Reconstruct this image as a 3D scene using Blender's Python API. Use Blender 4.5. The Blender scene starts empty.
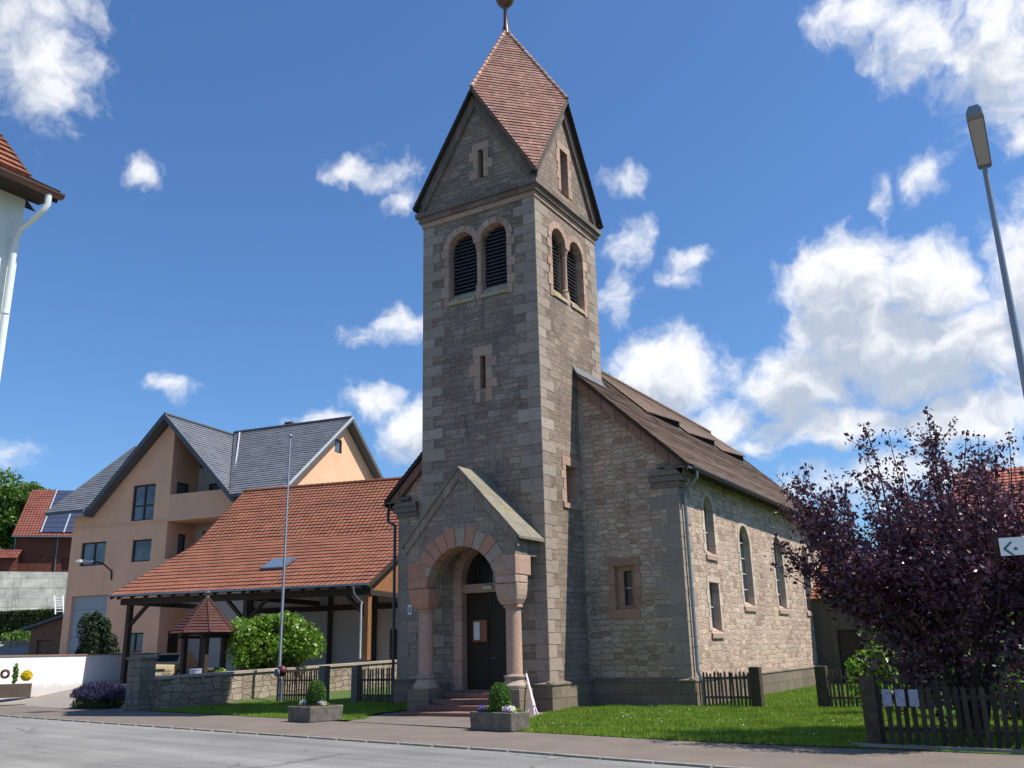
import bpy, math, random
import numpy as np
from math import radians, sin, cos, pi, sqrt, atan2, hypot
from mathutils import Vector, Matrix
from mathutils.geometry import tessellate_polygon
random.seed(7); rng = np.random.default_rng(11)
sc = bpy.context.scene
COL = sc.collection
G = -0.2                                    # street level

# ------------------------------------------------------------------ camera
yaw, pit, rol = radians(30.685), radians(16.305), radians(-1.35)
Fw = Vector((-sin(yaw)*cos(pit), cos(yaw)*cos(pit), sin(pit)))
r0 = Vector((cos(yaw), sin(yaw), 0)); u0 = r0.cross(Fw)
r2 = cos(rol)*r0 + sin(rol)*u0; u2 = -sin(rol)*r0 + cos(rol)*u0
cam = bpy.data.cameras.new('camera'); co = bpy.data.objects.new('camera', cam); COL.objects.link(co)
cam.sensor_width = 36; cam.lens = 909.6/1024*36; cam.clip_end = 3000; cam.clip_start = 0.05
M = Matrix((r2, u2, -Fw)).transposed().to_4x4(); M.translation = Vector((0, 0, 1.65)); co.matrix_world = M
sc.camera = co
sc.render.resolution_x, sc.render.resolution_y = 1024, 768

# ------------------------------------------------------------------ sun + world
SUN = Vector((1, .37, 1.67)).normalized()
sd = bpy.data.lights.new('sun', 'SUN'); sd.energy = 5.0; sd.angle = radians(.55); sd.color = (1, .94, .85)
so = bpy.data.objects.new('sun', sd); COL.objects.link(so)
so.rotation_euler = SUN.to_track_quat('Z', 'Y').to_euler(); so.location = (20, 10, 40)
sc.view_settings.view_transform = 'Standard'; sc.view_settings.look = 'None'
sc.view_settings.exposure = 0.50; sc.view_settings.gamma = 1; sc.view_settings.use_curve_mapping = False

class NT:
    def __init__(s, tree): s.t = tree; s.n = tree.nodes; s.l = tree.links
    def node(s, typ, **kw):
        nd = s.n.new(typ)
        for k, v in kw.items(): setattr(nd, k, v)
        return nd
    def put(s, sock, val):
        if hasattr(val, 'is_output') or isinstance(val, bpy.types.NodeSocket): s.l.new(val, sock)
        else: sock.default_value = val
    def math(s, op, a, b=0.0, c=None, clamp=False):
        nd = s.node('ShaderNodeMath', operation=op, use_clamp=clamp)
        s.put(nd.inputs[0], a); s.put(nd.inputs[1], b)
        if c is not None: s.put(nd.inputs[2], c)
        return nd.outputs[0]
    def comb(s, x, y, z=0.0):
        nd = s.node('ShaderNodeCombineXYZ'); s.put(nd.inputs[0], x); s.put(nd.inputs[1], y); s.put(nd.inputs[2], z); return nd.outputs[0]
    def sep(s, v):
        nd = s.node('ShaderNodeSeparateXYZ'); s.put(nd.inputs[0], v); return nd.outputs
    def vm(s, op, a, b=(0, 0, 0)):
        nd = s.node('ShaderNodeVectorMath', operation=op); s.put(nd.inputs[0], a); s.put(nd.inputs[1], b)
        return nd.outputs['Value'] if op in ('LENGTH', 'DOT_PRODUCT', 'DISTANCE') else nd.outputs[0]
    def noise(s, v, scale, detail=3, rough=.55, dim='3D', out=0):
        nd = s.node('ShaderNodeTexNoise', noise_dimensions=dim)
        if v is not None: s.put(nd.inputs['W'] if dim == '1D' else nd.inputs['Vector'], v)
        nd.inputs['Scale'].default_value = scale; nd.inputs['Detail'].default_value = detail; nd.inputs['Roughness'].default_value = rough
        return nd.outputs[out]
    def ramp(s, f, stops, interp='LINEAR'):
        nd = s.node('ShaderNodeValToRGB'); s.put(nd.inputs[0], f); cr = nd.color_ramp; cr.interpolation = interp
        while len(cr.elements) < len(stops): cr.elements.new(.5)
        for e, (p, c) in zip(cr.elements, stops):
            e.position = p; e.color = (*c, 1) if len(c) == 3 else c
        return nd.outputs[0]
    def mix(s, f, a, b, blend='MIX'):
        nd = s.node('ShaderNodeMix', data_type='RGBA', blend_type=blend)
        s.put(nd.inputs[0], f)
        for k, v in ((6, a), (7, b)):
            if isinstance(v, tuple) and len(v) == 3: v = (*v, 1)
            s.put(nd.inputs[k], v)
        return nd.outputs[2]
    def mapr(s, v, a, b, c=0.0, d=1.0, smooth=False):
        nd = s.node('ShaderNodeMapRange', interpolation_type='SMOOTHSTEP' if smooth else 'LINEAR')
        for k, x in enumerate((v, a, b, c, d)): s.put(nd.inputs[k], x)
        return nd.outputs[0]

# sky: Nishita air with procedural cumulus laid out by compass direction and height
w = bpy.data.worlds.new('World'); sc.world = w; w.use_nodes = True
nt = NT(w.node_tree); w.node_tree.nodes.clear()
sky = nt.node('ShaderNodeTexSky', sky_type='NISHITA'); sky.sun_disc = False
sky.sun_elevation = math.asin(SUN.z); sky.sun_rotation = atan2(SUN.x, SUN.y)
sky.altitude = 300; sky.air_density = 1.15; sky.dust_density = .7; sky.ozone_density = 2.2
skyc = nt.mix(1.0, sky.outputs[0], (.64, .93, 1.27), 'MULTIPLY')
tc = nt.node('ShaderNodeTexCoord'); D = tc.outputs['Generated']
dx, dy, dz = nt.sep(D)
az = nt.math('MULTIPLY', nt.math('ARCTAN2', dx, dy), 57.2958)
el = nt.math('MULTIPLY', nt.math('ARCSINE', dz), 57.2958)
P2 = nt.comb(az, el, 0.0)
warp = nt.vm('SUBTRACT', nt.noise(P2, .16, 4, .6, out=1), (.5, .5, .5))
PW = nt.vm('ADD', P2, nt.vm('MULTIPLY', warp, (5.5, 4.2, 0)))
# (azimuth, elevation, half width, half height, strength)
CL = [(-64.5, 36.5, 6.0, 6.0, 1.15), (-61.4, 32.4, 3.6, 4.0, 1.0), (-59.8, 30.6, 1.6, 1.4, .6), (-54.3, 27.6, 1.9, 1.15, .85), (-41.6, 29.0, 2.6, 1.0, .85), (-38.6, 29.0, 2.2, 1.5, .85), (-37.4, 27.4, 1.6, 1.3, .7),
      (-38.0, 20.2, 2.6, 1.4, .92), (-41.2, 19.4, 2.0, .9, .68), (-52.0, 15.6, 1.9, .8, .85), (-39.4, 15.0, 3.0, 1.7, .95), (-43.2, 13.6, 2.4, 1.1, .85), (-36.4, 13.2, 2.9, 2.4, 1.35),
      (-22.6, 28.2, 1.8, 1.2, .8), (-22.4, 25.0, 2.0, 1.9, .85), (-23.4, 21.6, 1.6, 2.2, .72), (-18.7, 23.4, 2.1, 1.0, .82), (-19.6, 22.2, 1.5, 1.3, .72),
      (-20.8, 16.4, 3.9, 2.6, 1.35), (-17.2, 13.4, 3.6, 1.9, 1.0), (-16.6, 16.6, 1.6, 1.4, .7), (-14.6, 11.6, 2.4, 1.1, .9),
      (-9.0, 20.6, 3.8, 3.4, 1.45), (-8.6, 17.8, 5.0, 3.2, 1.45), (-12.2, 15.6, 4.2, 2.6, 1.35), (-4.6, 20.2, 3.3, 2.6, 1.35), (-4.5, 16.2, 7.0, 3.2, 1.45), (2.2, 18.2, 4.2, 4.8, 1.45),
      (-10.5, 12.6, 6.0, 1.7, 1.1), (-3.5, 12.0, 6.5, 1.8, 1.1), (-7.4, 9.0, 6.5, 2.0, .95), (0, 8.8, 6, 2, .95), (-14.5, 8.2, 3.5, 1.2, .7),
      (-5.8, 35.4, 3.6, 2.0, .95), (-2.6, 33.4, 3.8, 3.4, 1.0), (1.6, 31.5, 4.2, 4.8, 1.1), (-4.9, 32.6, 1.8, 2.0, .75), (2.0, 26.6, 2.0, 1.4, .95), (-4.0, 25.8, 1.9, 1.4, .88), (-6.2, 25.2, 1.0, 1.8, .72),
      (-60.6, 10.9, 2.2, 1.0, .85), (-27, 9, 6, 1.6, .6), (25, 25, 8, 5, 1.0), (-110, 30, 12, 8, 1), (150, 30, 12, 7, 1)]
def density(P, det):
    m = None
    for a, e, ra, re, s in CL:
        d = nt.vm('LENGTH', nt.vm('MULTIPLY', nt.vm('SUBTRACT', P, (a, e, 0)), (1/ra, 1/re, 0)))
        g = nt.math('MULTIPLY', nt.mapr(d, 1.75, 0.0, 0.0, 1.0, True), s)
        m = g if m is None else nt.math('MAXIMUM', m, g)
    n1 = nt.noise(P, .5, det, .6)
    return nt.math('ADD', m, nt.math('MULTIPLY', nt.math('SUBTRACT', n1, .5), 1.5))
d0 = density(PW, 10)
PS = nt.vm('ADD', PW, (.8, 2.0, 0))
d1 = density(PS, 3)
alpha = nt.mapr(d0, .30, 1.12, 0.0, 1.0, True)
thick = nt.mapr(d1, .50, 1.35, 0.0, 1.0, True)
fine = nt.noise(PW, 1.3, 6, .6)
shade = nt.math('MULTIPLY', thick, nt.mapr(fine,   .3, .7, .94, 1.03), clamp=True)
ccol = nt.mix(shade, (8.6, 8.7, 8.9), (4.3, 4.9, 5.9))
alpha = nt.math('MULTIPLY', alpha, .97)
final = nt.mix(alpha, skyc, ccol)
bg = nt.node('ShaderNodeBackground'); nt.put(bg.inputs[0], final); bg.inputs[1].default_value = .085
ow = nt.node('ShaderNodeOutputWorld'); nt.l.new(bg.outputs[0], ow.inputs[0])

# ------------------------------------------------------------------ helpers
class Fr:
    """local frame: u to the right along a front, v away from the street"""
    def __init__(s, x, y, deg):
        a = radians(deg); s.o = Vector((x, y, 0)); s.u = Vector((cos(a), sin(a), 0)); s.v = Vector((-sin(a), cos(a), 0)); s.a = a
    def __call__(s, p): return s.o + s.u*p[0] + s.v*p[1] + Vector((0, 0, p[2]))
WORLD = Fr(0, 0, 0)
MW = {}
class MB:
    def __init__(s, fr=None): s.V = []; s.F = []; s.UV = []; s.fr = fr
    def add(s, vs, fs, uvs=None):
        n = len(s.V)
        for p in vs: s.V.append(tuple(s.fr(p)) if s.fr else tuple(p))
        for k, f in enumerate(fs):
            s.F.append([i+n for i in f]); s.UV.append(uvs[k] if uvs else None)
        return s
    def box(s, x0, x1, y0, y1, z0, z1):
        if x0 > x1: x0, x1 = x1, x0
        if y0 > y1: y0, y1 = y1, y0
        return s.add([(x0,y0,z0),(x1,y0,z0),(x1,y1,z0),(x0,y1,z0),(x0,y0,z1),(x1,y0,z1),(x1,y1,z1),(x0,y1,z1)],
              [(3,2,1,0),(4,5,6,7),(0,1,5,4),(1,2,6,5),(2,3,7,6),(3,0,4,7)])
    def hexa(s, b, t):
        return s.add(list(b)+list(t), [(3,2,1,0),(4,5,6,7),(0,1,5,4),(1,2,6,5),(2,3,7,6),(3,0,4,7)])
    def bar(s, p, q, w, h, up=(0,0,1)):
        p, q = Vector(p), Vector(q); d = (q-p).normalized(); up = Vector(up)
        sd_ = d.cross(up)
        if sd_.length < 1e-4: sd_ = d.cross(Vector((1,0,0)))
        sd_.normalize(); un = sd_.cross(d); a = sd_*(w/2); b = un*(h/2)
        return s.hexa([p-a-b, p+a-b, p+a+b, p-a+b], [q-a-b, q+a-b, q+a+b, q-a+b])
    def tube(s, pts, r, n=10, caps=True):
        pts = [Vector(p) for p in pts]; rs = r if isinstance(r, (list, tuple)) else [r]*len(pts)
        vs = []; a = None
        for i, p in enumerate(pts):
            d = ((pts[min(i+1, len(pts)-1)]-p).normalized() + (p-pts[max(i-1, 0)]).normalized()).normalized()
            if a is None: a = d.cross(Vector((0,0,1)) if abs(d.z) < .9 else Vector((1,0,0))).normalized()
            a = (a - d*a.dot(d)).normalized(); b = d.cross(a)
            for k in range(n):
                t = 2*pi*k/n; vs.append(p + a*(cos(t)*rs[i]) + b*(sin(t)*rs[i]))
        fs = [(i*n+k, i*n+(k+1) % n, (i+1)*n+(k+1) % n, (i+1)*n+k) for i in range(len(pts)-1) for k in range(n)]
        if caps: fs += [tuple(range(n-1, -1, -1)), tuple((len(pts)-1)*n+k for k in range(n))]
        return s.add(vs, fs)
    def lathe(s, cx, cy, prof, n=20, ph=0.0):
        vs = [(cx+r*cos(2*pi*k/n+ph), cy+r*sin(2*pi*k/n+ph), z) for r, z in prof for k in range(n)]
        m = len(prof)
        fs = [(i*n+k, i*n+(k+1) % n, (i+1)*n+(k+1) % n, (i+1)*n+k) for i in range(m-1) for k in range(n)]
        fs += [tuple(range(n-1, -1, -1)), tuple((m-1)*n+k for k in range(n))]
        return s.add(vs, fs)
    def loft(s, rings):
        n = len(rings[0]); vs = [p for r in rings for p in r]; m = len(rings)
        fs = [(i*n+k, i*n+(k+1) % n, (i+1)*n+(k+1) % n, (i+1)*n+k) for i in range(m-1) for k in range(n)]
        fs += [tuple(range(n-1, -1, -1)), tuple((m-1)*n+k for k in range(n))]
        return s.add(vs, fs)
    def prism(s, poly, fr, d0, d1):
        """extrude 2D poly (a,b) on wall frame fr between depths d0,d1"""
        A = [fr(a, b, d0) for a, b in poly]; B = [fr(a, b, d1) for a, b in poly]; n = len(poly)
        return s.add(A+B, [tuple(range(n)), tuple(range(2*n-1, n-1, -1))] + [(i, (i+1) % n, n+(i+1) % n, n+i) for i in range(n)])
    def panel(s, outline, holes, fr, depth=.3, back=False):
        loops = [[Vector((a, b, 0)) for a, b in lp] for lp in [outline]+holes]
        flat = [(a, b) for lp in [outline]+holes for a, b in lp]
        tris = tessellate_polygon(loops)
        s.add([fr(a, b, 0) for a, b in flat], [tuple(t) for t in tris])
        for h in holes:
            n = len(h); s.add([fr(a, b, 0) for a, b in h]+[fr(a, b, depth) for a, b in h], [(i, (i+1) % n, n+(i+1) % n, n+i) for i in range(n)])
            if back: s.add([fr(a, b, depth) for a, b in h], [tuple(range(n))])
        return s
    def build(s, name, mat, parent=None, smooth=False, origin=None, bevel=0.0):
        m = bpy.data.meshes.new(name)
        W = MW.get(parent.name) if parent else Matrix.Translation(Vector(origin or (0, 0, 0)))
        inv = W.inverted()
        m.from_pydata([inv @ Vector(v) for v in s.V], [], s.F)
        if any(s.UV):
            ul = m.uv_layers.new(name='UVMap'); li = 0
            for f, u in zip(s.F, s.UV):
                for k in range(len(f)):
                    if u: ul.data[li].uv = u[k]
                    li += 1
        m.validate(); m.update()
        if not any(s.UV):
            import bmesh
            bm = bmesh.new(); bm.from_mesh(m); bmesh.ops.recalc_face_normals(bm, faces=bm.faces); bm.to_mesh(m); bm.free()
        if smooth:
            m.polygons.foreach_set('use_smooth', [True]*len(m.polygons))
        m.materials.append(mat)
        o = bpy.data.objects.new(name, m); COL.objects.link(o)
        if parent: o.parent = parent
        else: o.matrix_world = W
        MW[o.name] = W
        if smooth:
            try: m.set_sharp_from_angle(angle=radians(35))
            except Exception: pass
        if bevel:
            b = o.modifiers.new('bevel', 'BEVEL'); b.width = bevel; b.segments = 2; b.limit_method = 'ANGLE'
        return o
def tag(o, label=None, cat=None, group=None, kind=None):
    if label: o['label'] = label
    if cat: o['category'] = cat
    if group: o['group'] = group
    if kind: o['kind'] = kind
    return o
def thing(name, loc, label, cat, group=None, rz=0.0):
    o = bpy.data.objects.new(name, None); COL.objects.link(o); o.empty_display_size = .3
    o.location = loc; o.rotation_euler = (0, 0, rz); MW[o.name] = Matrix.Translation(Vector(loc)) @ Matrix.Rotation(rz, 4, 'Z')
    return tag(o, label, cat, group)
def struct(o, name=None): o['kind'] = 'structure'; return o
def fX(x0, sgn=-1):   # wall frame for a wall facing +X (inward -X): a -> Y, b -> Z
    return lambda a, b, d: Vector((x0 + sgn*d, a, b))
def fY(y0, sgn=1):    # wall frame for a wall facing -Y
    return lambda a, b, d: Vector((a, y0 + sgn*d, b))
def rect(a0, a1, b0, b1): return [(a0, b0), (a1, b0), (a1, b1), (a0, b1)]
def arch(a0, a1, b0, bs, n=14, rise=None):
    c = (a0+a1)/2; r = (a1-a0)/2; k = (rise or r)
    return [(a0, b0), (a1, b0)] + [(c + r*cos(pi*i/n), bs + k*sin(pi*i/n)) for i in range(n+1)]
def nmesh(name, V, F, mat, parent=None, origin=(0, 0, 0), smooth=False, uv=None):
    W = MW[parent.name] if parent else Matrix.Translation(Vector(origin))
    inv = np.array(W.inverted()); V = np.asarray(V, float); V = V @ inv[:3, :3].T + inv[:3, 3]
    F = np.asarray(F); k = F.shape[1]; m = bpy.data.meshes.new(name)
    m.vertices.add(len(V)); m.vertices.foreach_set('co', V.astype(np.float32).ravel())
    m.loops.add(F.size); m.loops.foreach_set('vertex_index', F.astype(np.int32).ravel())
    m.polygons.add(len(F)); m.polygons.foreach_set('loop_start', np.arange(0, F.size, k, dtype=np.int32))
    m.update(calc_edges=True); m.validate()
    if smooth: m.polygons.foreach_set('use_smooth', [True]*len(m.polygons))
    m.materials.append(mat); o = bpy.data.objects.new(name, m); COL.objects.link(o)
    if parent: o.parent = parent
    else: o.matrix_world = W
    MW[o.name] = W
    return o

# ------------------------------------------------------------------ materials
def newmat(name, rough=.85, spec=.3):
    m = bpy.data.materials.new(name); m.use_nodes = True; t = NT(m.node_tree); b = m.node_tree.nodes['Principled BSDF']
    b.inputs['Roughness'].default_value = rough; b.inputs['Specular IOR Level'].default_value = spec
    return m, t, b
def bump(t, b, h, s=.5, d=.02):
    n = t.node('ShaderNodeBump'); n.inputs['Strength'].default_value = s; n.inputs['Distance'].default_value = d
    t.put(n.inputs['Height'], h); t.l.new(n.outputs[0], b.inputs['Normal'])
def plain(name, col, rough=.7, spec=.3, var=.15, nscale=3.0, metal=0.0, island=0.0, bs=.0, bscale=40):
    m, t, b = newmat(name, rough, spec); b.inputs['Metallic'].default_value = metal
    g = t.node('ShaderNodeNewGeometry'); n = t.noise(g.outputs['Position'], nscale, 5, .6)
    c = t.mix(1.0, col, t.ramp(n, [(.25, (1-var,)*3), (.75, (1+var,)*3)]), 'MULTIPLY')
    if island:
        r = g.outputs['Random Per Island']; c = t.mix(1.0, c, t.ramp(r, [(0, (1-island,)*3), (1, (1+island,)*3)]), 'MULTIPLY')
    t.put(b.inputs['Base Color'], c)
    if bs: bump(t, b, t.noise(g.outputs['Position'], bscale, 3), bs, .01)
    return m
def weather(m, splash=None, amt=.3, tone=(.16, .14, .11)):
    t = NT(m.node_tree); b = m.node_tree.nodes['Principled BSDF']; src = b.inputs['Base Color'].links[0].from_socket
    g = t.node('ShaderNodeNewGeometry'); x, y, z = t.sep(g.outputs['Position'])
    st = t.noise(t.comb(t.math('MULTIPLY', x, 2.2), t.math('MULTIPLY', y, 2.2), t.math('MULTIPLY', z, .22)), 1.0, 5, .65)
    c = t.mix(t.mapr(st, .52, .80, 0.0, amt, True), src, tone)
    if splash is not None:
        e = t.math('ADD', z, t.math('MULTIPLY', t.noise(g.outputs['Position'], 2.5, 5), -.5))
        c = t.mix(t.mapr(e, splash+.25, splash-.25, 0.0, .5, True), c, tone)
    t.put(b.inputs['Base Color'], c)
def wallcoord(t):
    g = t.node('ShaderNodeNewGeometry'); x, y, z = t.sep(g.outputs['Position']); nx, ny, nz = t.sep(g.outputs['Normal'])
    f = t.math('GREATER_THAN', t.math('ABSOLUTE', nx), t.math('ABSOLUTE', ny))
    mx = t.node('ShaderNodeMix', data_type='FLOAT'); t.put(mx.inputs[0], f); t.put(mx.inputs[2], x); t.put(mx.inputs[3], t.math('ADD', y, 37.3))
    return g, mx.outputs[0], z
def masonry(name, pal, bw=.4, bh=.2, mortar=(.3, .28, .25), ms=.02, stain=(.5, 1.15), rubble=False, grime=None, bumpd=.03, calm=.45):
    m, t, b = newmat(name, .92, .15); g, U, Z = wallcoord(t)
    pos = g.outputs['Position']
    if rubble:
        v = t.comb(t.math('DIVIDE', U, bw), t.math('DIVIDE', Z, bh), 0.0)
        dn = t.vm('SUBTRACT', t.noise(v, .9, 3, out=1), (.5, .5, .5)); v = t.vm('ADD', v, t.vm('MULTIPLY', dn, (.34, .30, 0)))
        vo = t.node('ShaderNodeTexVoronoi', voronoi_dimensions='2D', feature='F1', distance='CHEBYCHEV'); t.put(vo.inputs['Vector'], v); vo.inputs['Scale'].default_value = 1; vo.inputs['Randomness'].default_value = .64
        v2 = t.node('ShaderNodeTexVoronoi', voronoi_dimensions='2D', feature='F2', distance='CHEBYCHEV'); t.put(v2.inputs['Vector'], v); v2.inputs['Scale'].default_value = 1; v2.inputs['Randomness'].default_value = .64
        e = t.math('SUBTRACT', v2.outputs['Distance'], vo.outputs['Distance'])
        fac = t.mapr(e, ms*3.5, ms*1.2, 0.0, 1.0, True)
        rnd = t.sep(vo.outputs['Color'])[0]; rnd2 = t.sep(vo.outputs['Color'])[1]
    else:
        V = t.math('ADD', Z, t.math('MULTIPLY', t.noise(t.math('ADD', Z, 0.0), 1.3, 2, .6, '1D'), bh*1.6))
        row = t.math('FLOOR', t.math('DIVIDE', V, bh))
        U2 = t.math('ADD', U, t.math('MULTIPLY', t.noise(t.math('MULTIPLY', row, 7.31), 1.0, 0, .5, '1D'), 6.0))
        U3 = t.math('ADD', U2, t.math('MULTIPLY', t.noise(t.comb(t.math('MULTIPLY', U2, 1.1), t.math('MULTIPLY', row, 3.7), 0.0), 1.0, 1), bw*2.2))
        dn = t.vm('SUBTRACT', t.noise(pos, 5, 3, out=1), (.5, .5, .5)); v = t.vm('ADD', t.comb(U3, V, 0.0), t.vm('MULTIPLY', dn, (.05, .05, 0)))
        br = t.node('ShaderNodeTexBrick'); t.put(br.inputs['Vector'], v)
        for k, x in (('Scale', 1), ('Mortar Size', ms*.5), ('Mortar Smooth', .4), ('Bias', 0), ('Brick Width', bw), ('Row Height', bh)): br.inputs[k].default_value = x
        br.inputs['Color1'].default_value = (0, 0, 0, 1); br.inputs['Color2'].default_value = (1, 1, 1, 1); br.inputs['Mortar'].default_value = (.5, .5, .5, 1)
        fac = br.outputs['Fac']; rnd = t.sep(br.outputs['Color'])[0]; rnd2 = t.math('FRACT', t.math('MULTIPLY', rnd, 17.3))
    k = len(pal); mean = tuple(sum(c[i] for c in pal)/k for i in range(3)); stone = t.mix(calm, t.ramp(rnd, [(i/k, c) for i, c in enumerate(pal)], 'CONSTANT'), mean)
    stone = t.mix(1.0, stone, t.ramp(rnd2, [(0, (.90,)*3), (1, (1.09,)*3)]), 'MULTIPLY')
    stone = t.mix(1.0, stone, t.ramp(t.noise(pos, 11, 7, .72), [(.3, (.58,)*3), (.7, (1.36,)*3)]), 'MULTIPLY')
    c = t.mix(fac, stone, mortar)
    c = t.mix(1.0, c, t.ramp(t.noise(pos, .55, 6, .62), [(.3, (stain[0],)*3), (.7, (stain[1],)*3)]), 'MULTIPLY')
    st = t.noise(t.vm('MULTIPLY', pos, (1.6, 1.6, .35)), 1.0, 5, .65)
    c = t.mix(t.mapr(st, .58, .74, 0.0, .55, True), c, grime or (.07, .068, .06))
    t.put(b.inputs['Base Color'], c)
    h = t.math('ADD', t.math('MULTIPLY', t.math('SUBTRACT', 1.0, fac), 1.0), t.math('MULTIPLY', t.noise(pos, 18, 4, .6), .7))
    h = t.math('ADD', h, t.math('MULTIPLY', rnd2, .5))
    bump(t, b, h, 1.0, bumpd*1.3)
    return m
def ashlar(name, pal, var=.18, dirt=.35, lichen=None):
    """cut stone: colour changes from block to block"""
    m, t, b = newmat(name, .9, .15); g = t.node('ShaderNodeNewGeometry'); pos = g.outputs['Position']; r = g.outputs['Random Per Island']
    k = len(pal); c = t.ramp(t.math('FRACT', t.math('MULTIPLY', r, 7.77)), [(i/max(1, k-1), p) for i, p in enumerate(pal)])
    c = t.mix(1.0, c, t.ramp(r, [(0, (1-var,)*3), (1, (1+var,)*3)]), 'MULTIPLY')
    c = t.mix(1.0, c, t.ramp(t.noise(pos, 9, 5, .65), [(.25, (.78,)*3), (.75, (1.2,)*3)]), 'MULTIPLY')
    st = t.noise(t.vm('MULTIPLY', pos, (1.3, 1.3, .5)), 1.7, 6, .7)
    c = t.mix(t.mapr(st, .5, .75, 0.0, dirt, True), c, (.075, .07, .06))
    if lichen: c = t.mix(t.mapr(t.noise(pos, 2.6, 6, .7), .47, .62, 0.0, .75, True), c, lichen)
    t.put(b.inputs['Base Color'], c); bump(t, b, t.noise(pos, 25, 4, .6), .5, .01)
    return m
def tiles(name, pal, w_=.2, rowh=.18, stain=None, wave=False, mort=.01, rough=.8):
    m, t, b = newmat(name, rough, .25); uv = t.node('ShaderNodeUVMap').outputs[0]; g = t.node('ShaderNodeNewGeometry'); pos = g.outputs['Position']
    br = t.node('ShaderNodeTexBrick'); t.put(br.inputs['Vector'], uv)
    for k, x in (('Scale', 1), ('Mortar Size', mort), ('Mortar Smooth', .3), ('Bias', 0), ('Brick Width', w_), ('Row Height', rowh)): br.inputs[k].default_value = x
    br.offset = 0.0 if wave else .5
    br.inputs['Color1'].default_value = (0, 0, 0, 1); br.inputs['Color2'].default_value = (1, 1, 1, 1); br.inputs['Mortar'].default_value = (.3, .3, .3, 1)
    rnd = t.sep(br.outputs['Color'])[0]; k = len(pal)
    c = t.ramp(rnd, [(i/max(1, k-1), p) for i, p in enumerate(pal)])
    c = t.mix(1.0, c, t.ramp(t.noise(pos, 6, 5, .65), [(.25, (.75,)*3), (.75, (1.22,)*3)]), 'MULTIPLY')
    c = t.mix(1.0, c, t.ramp(t.noise(pos, .7, 4, .6), [(.3, (.82,)*3), (.7, (1.12,)*3)]), 'MULTIPLY')
    c = t.mix(t.math('MULTIPLY', br.outputs['Fac'], .55), c, (.03, .022, .02))
    if stain:
        c = t.mix(t.mapr(t.noise(pos, stain[1], 7, .68), stain[2], stain[3], 0.0, stain[4], True), c, stain[0])
    t.put(b.inputs['Base Color'], c)
    if wave:
        u = t.sep(uv)[0]; h = t.math('SINE', t.math('MULTIPLY', u, 2*pi/w_)); bump(t, b, h, 1.0, .025)
    else: bump(t, b, t.math('SUBTRACT', 1.0, br.outputs['Fac']), .5, .01)
    return m
def leafmat(name, pal, rough=.55, trans=.3, spec=.35):
    m, t, b = newmat(name, rough, spec); g = t.node('ShaderNodeNewGeometry')
    k = len(pal); c = t.ramp(g.outputs['Random Per Island'], [(i/max(1, k-1), p) for i, p in enumerate(pal)])
    c = t.mix(1.0, c, t.ramp(t.noise(g.outputs['Position'], 1.1, 3), [(.3, (.75,)*3), (.7, (1.25,)*3)]), 'MULTIPLY')
    t.put(b.inputs['Base Color'], c)
    tr = t.node('ShaderNodeBsdfTranslucent'); t.put(tr.inputs[0], t.mix(1.0, c, (1.5, 1.5, 1.0), 'MULTIPLY'))
    mx = t.node('ShaderNodeMixShader'); mx.inputs[0].default_value = trans
    t.l.new(b.outputs[0], mx.inputs[1]); t.l.new(tr.outputs[0], mx.inputs[2])
    t.l.new(mx.outputs[0], m.node_tree.nodes['Material Output'].inputs[0])
    return m
def glass(name, col=(.02, .025, .03), rough=.08, spec=.7):
    m, t, b = newmat(name, rough, spec); t.put(b.inputs['Base Color'], (*col, 1)); return m

TOWER = masonry('tower masonry', [(0.240,0.180,0.143), (0.285,0.222,0.173), (0.320,0.250,0.199), (0.265,0.194,0.151), (0.362,0.286,0.229), (0.249,0.199,0.165), (0.306,0.231,0.177)], .44, .19, (0.254,0.203,0.160), .026, (.68, 1.15), bumpd=.03, calm=.28)
NAVE = masonry('nave rubble masonry', [(0.462,0.342,0.259), (0.535,0.404,0.313), (0.505,0.361,0.278), (0.576,0.448,0.355), (0.453,0.338,0.259), (0.535,0.385,0.295), (0.370,0.256,0.186), (0.607,0.475,0.373), (0.514,0.389,0.299), (0.545,0.421,0.325)], .40, .185, (0.565,0.439,0.348), .04, (.78, 1.12), rubble=True, grime=(0.164,0.118,0.086), bumpd=.035, calm=.08)
PORCH = masonry('porch masonry', [(0.257,0.214,0.170), (0.314,0.266,0.213), (0.237,0.199,0.166), (0.294,0.228,0.185)], .42, .22, (0.247,0.228,0.199), .03, (.75, 1.1), bumpd=.02)
GWALL = masonry('garden wall masonry', [(0.279,0.232,0.176), (0.361,0.304,0.232), (0.426,0.368,0.288), (0.312,0.248,0.192), (0.394,0.320,0.240)], .5, .24, (0.246,0.216,0.176), .035, (.75, 1.15), rubble=True, bumpd=.04)
QUOIN = ashlar('dressed grey quoin stone', [(0.283,0.228,0.184), (0.334,0.275,0.226), (0.308,0.248,0.203), (0.368,0.306,0.252), (0.265,0.216,0.181)], .1, .3)
SAND = ashlar('pink sandstone', [(0.360,0.232,0.176), (0.432,0.284,0.218), (0.378,0.267,0.210), (0.468,0.327,0.252), (0.333,0.215,0.168)], .1, .22)
SANDP = ashlar('pale sandstone', [(.50,.40,.32), (.55,.45,.36), (.47,.36,.29)], .08, .15)
ORANGE = ashlar('orange red sandstone', [(0.369,0.187,0.126), (0.410,0.221,0.153), (0.328,0.170,0.126)], .1, .18)
ORANGEB = ashlar('orange brown sandstone', [(.34,.205,.14), (.38,.235,.165), (.31,.19,.135)], .1, .2)
BUFF = ashlar('buff sandstone', [(0.344,0.288,0.208), (0.385,0.304,0.232), (0.312,0.256,0.200), (0.369,0.272,0.208)], .12, .25)
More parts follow.
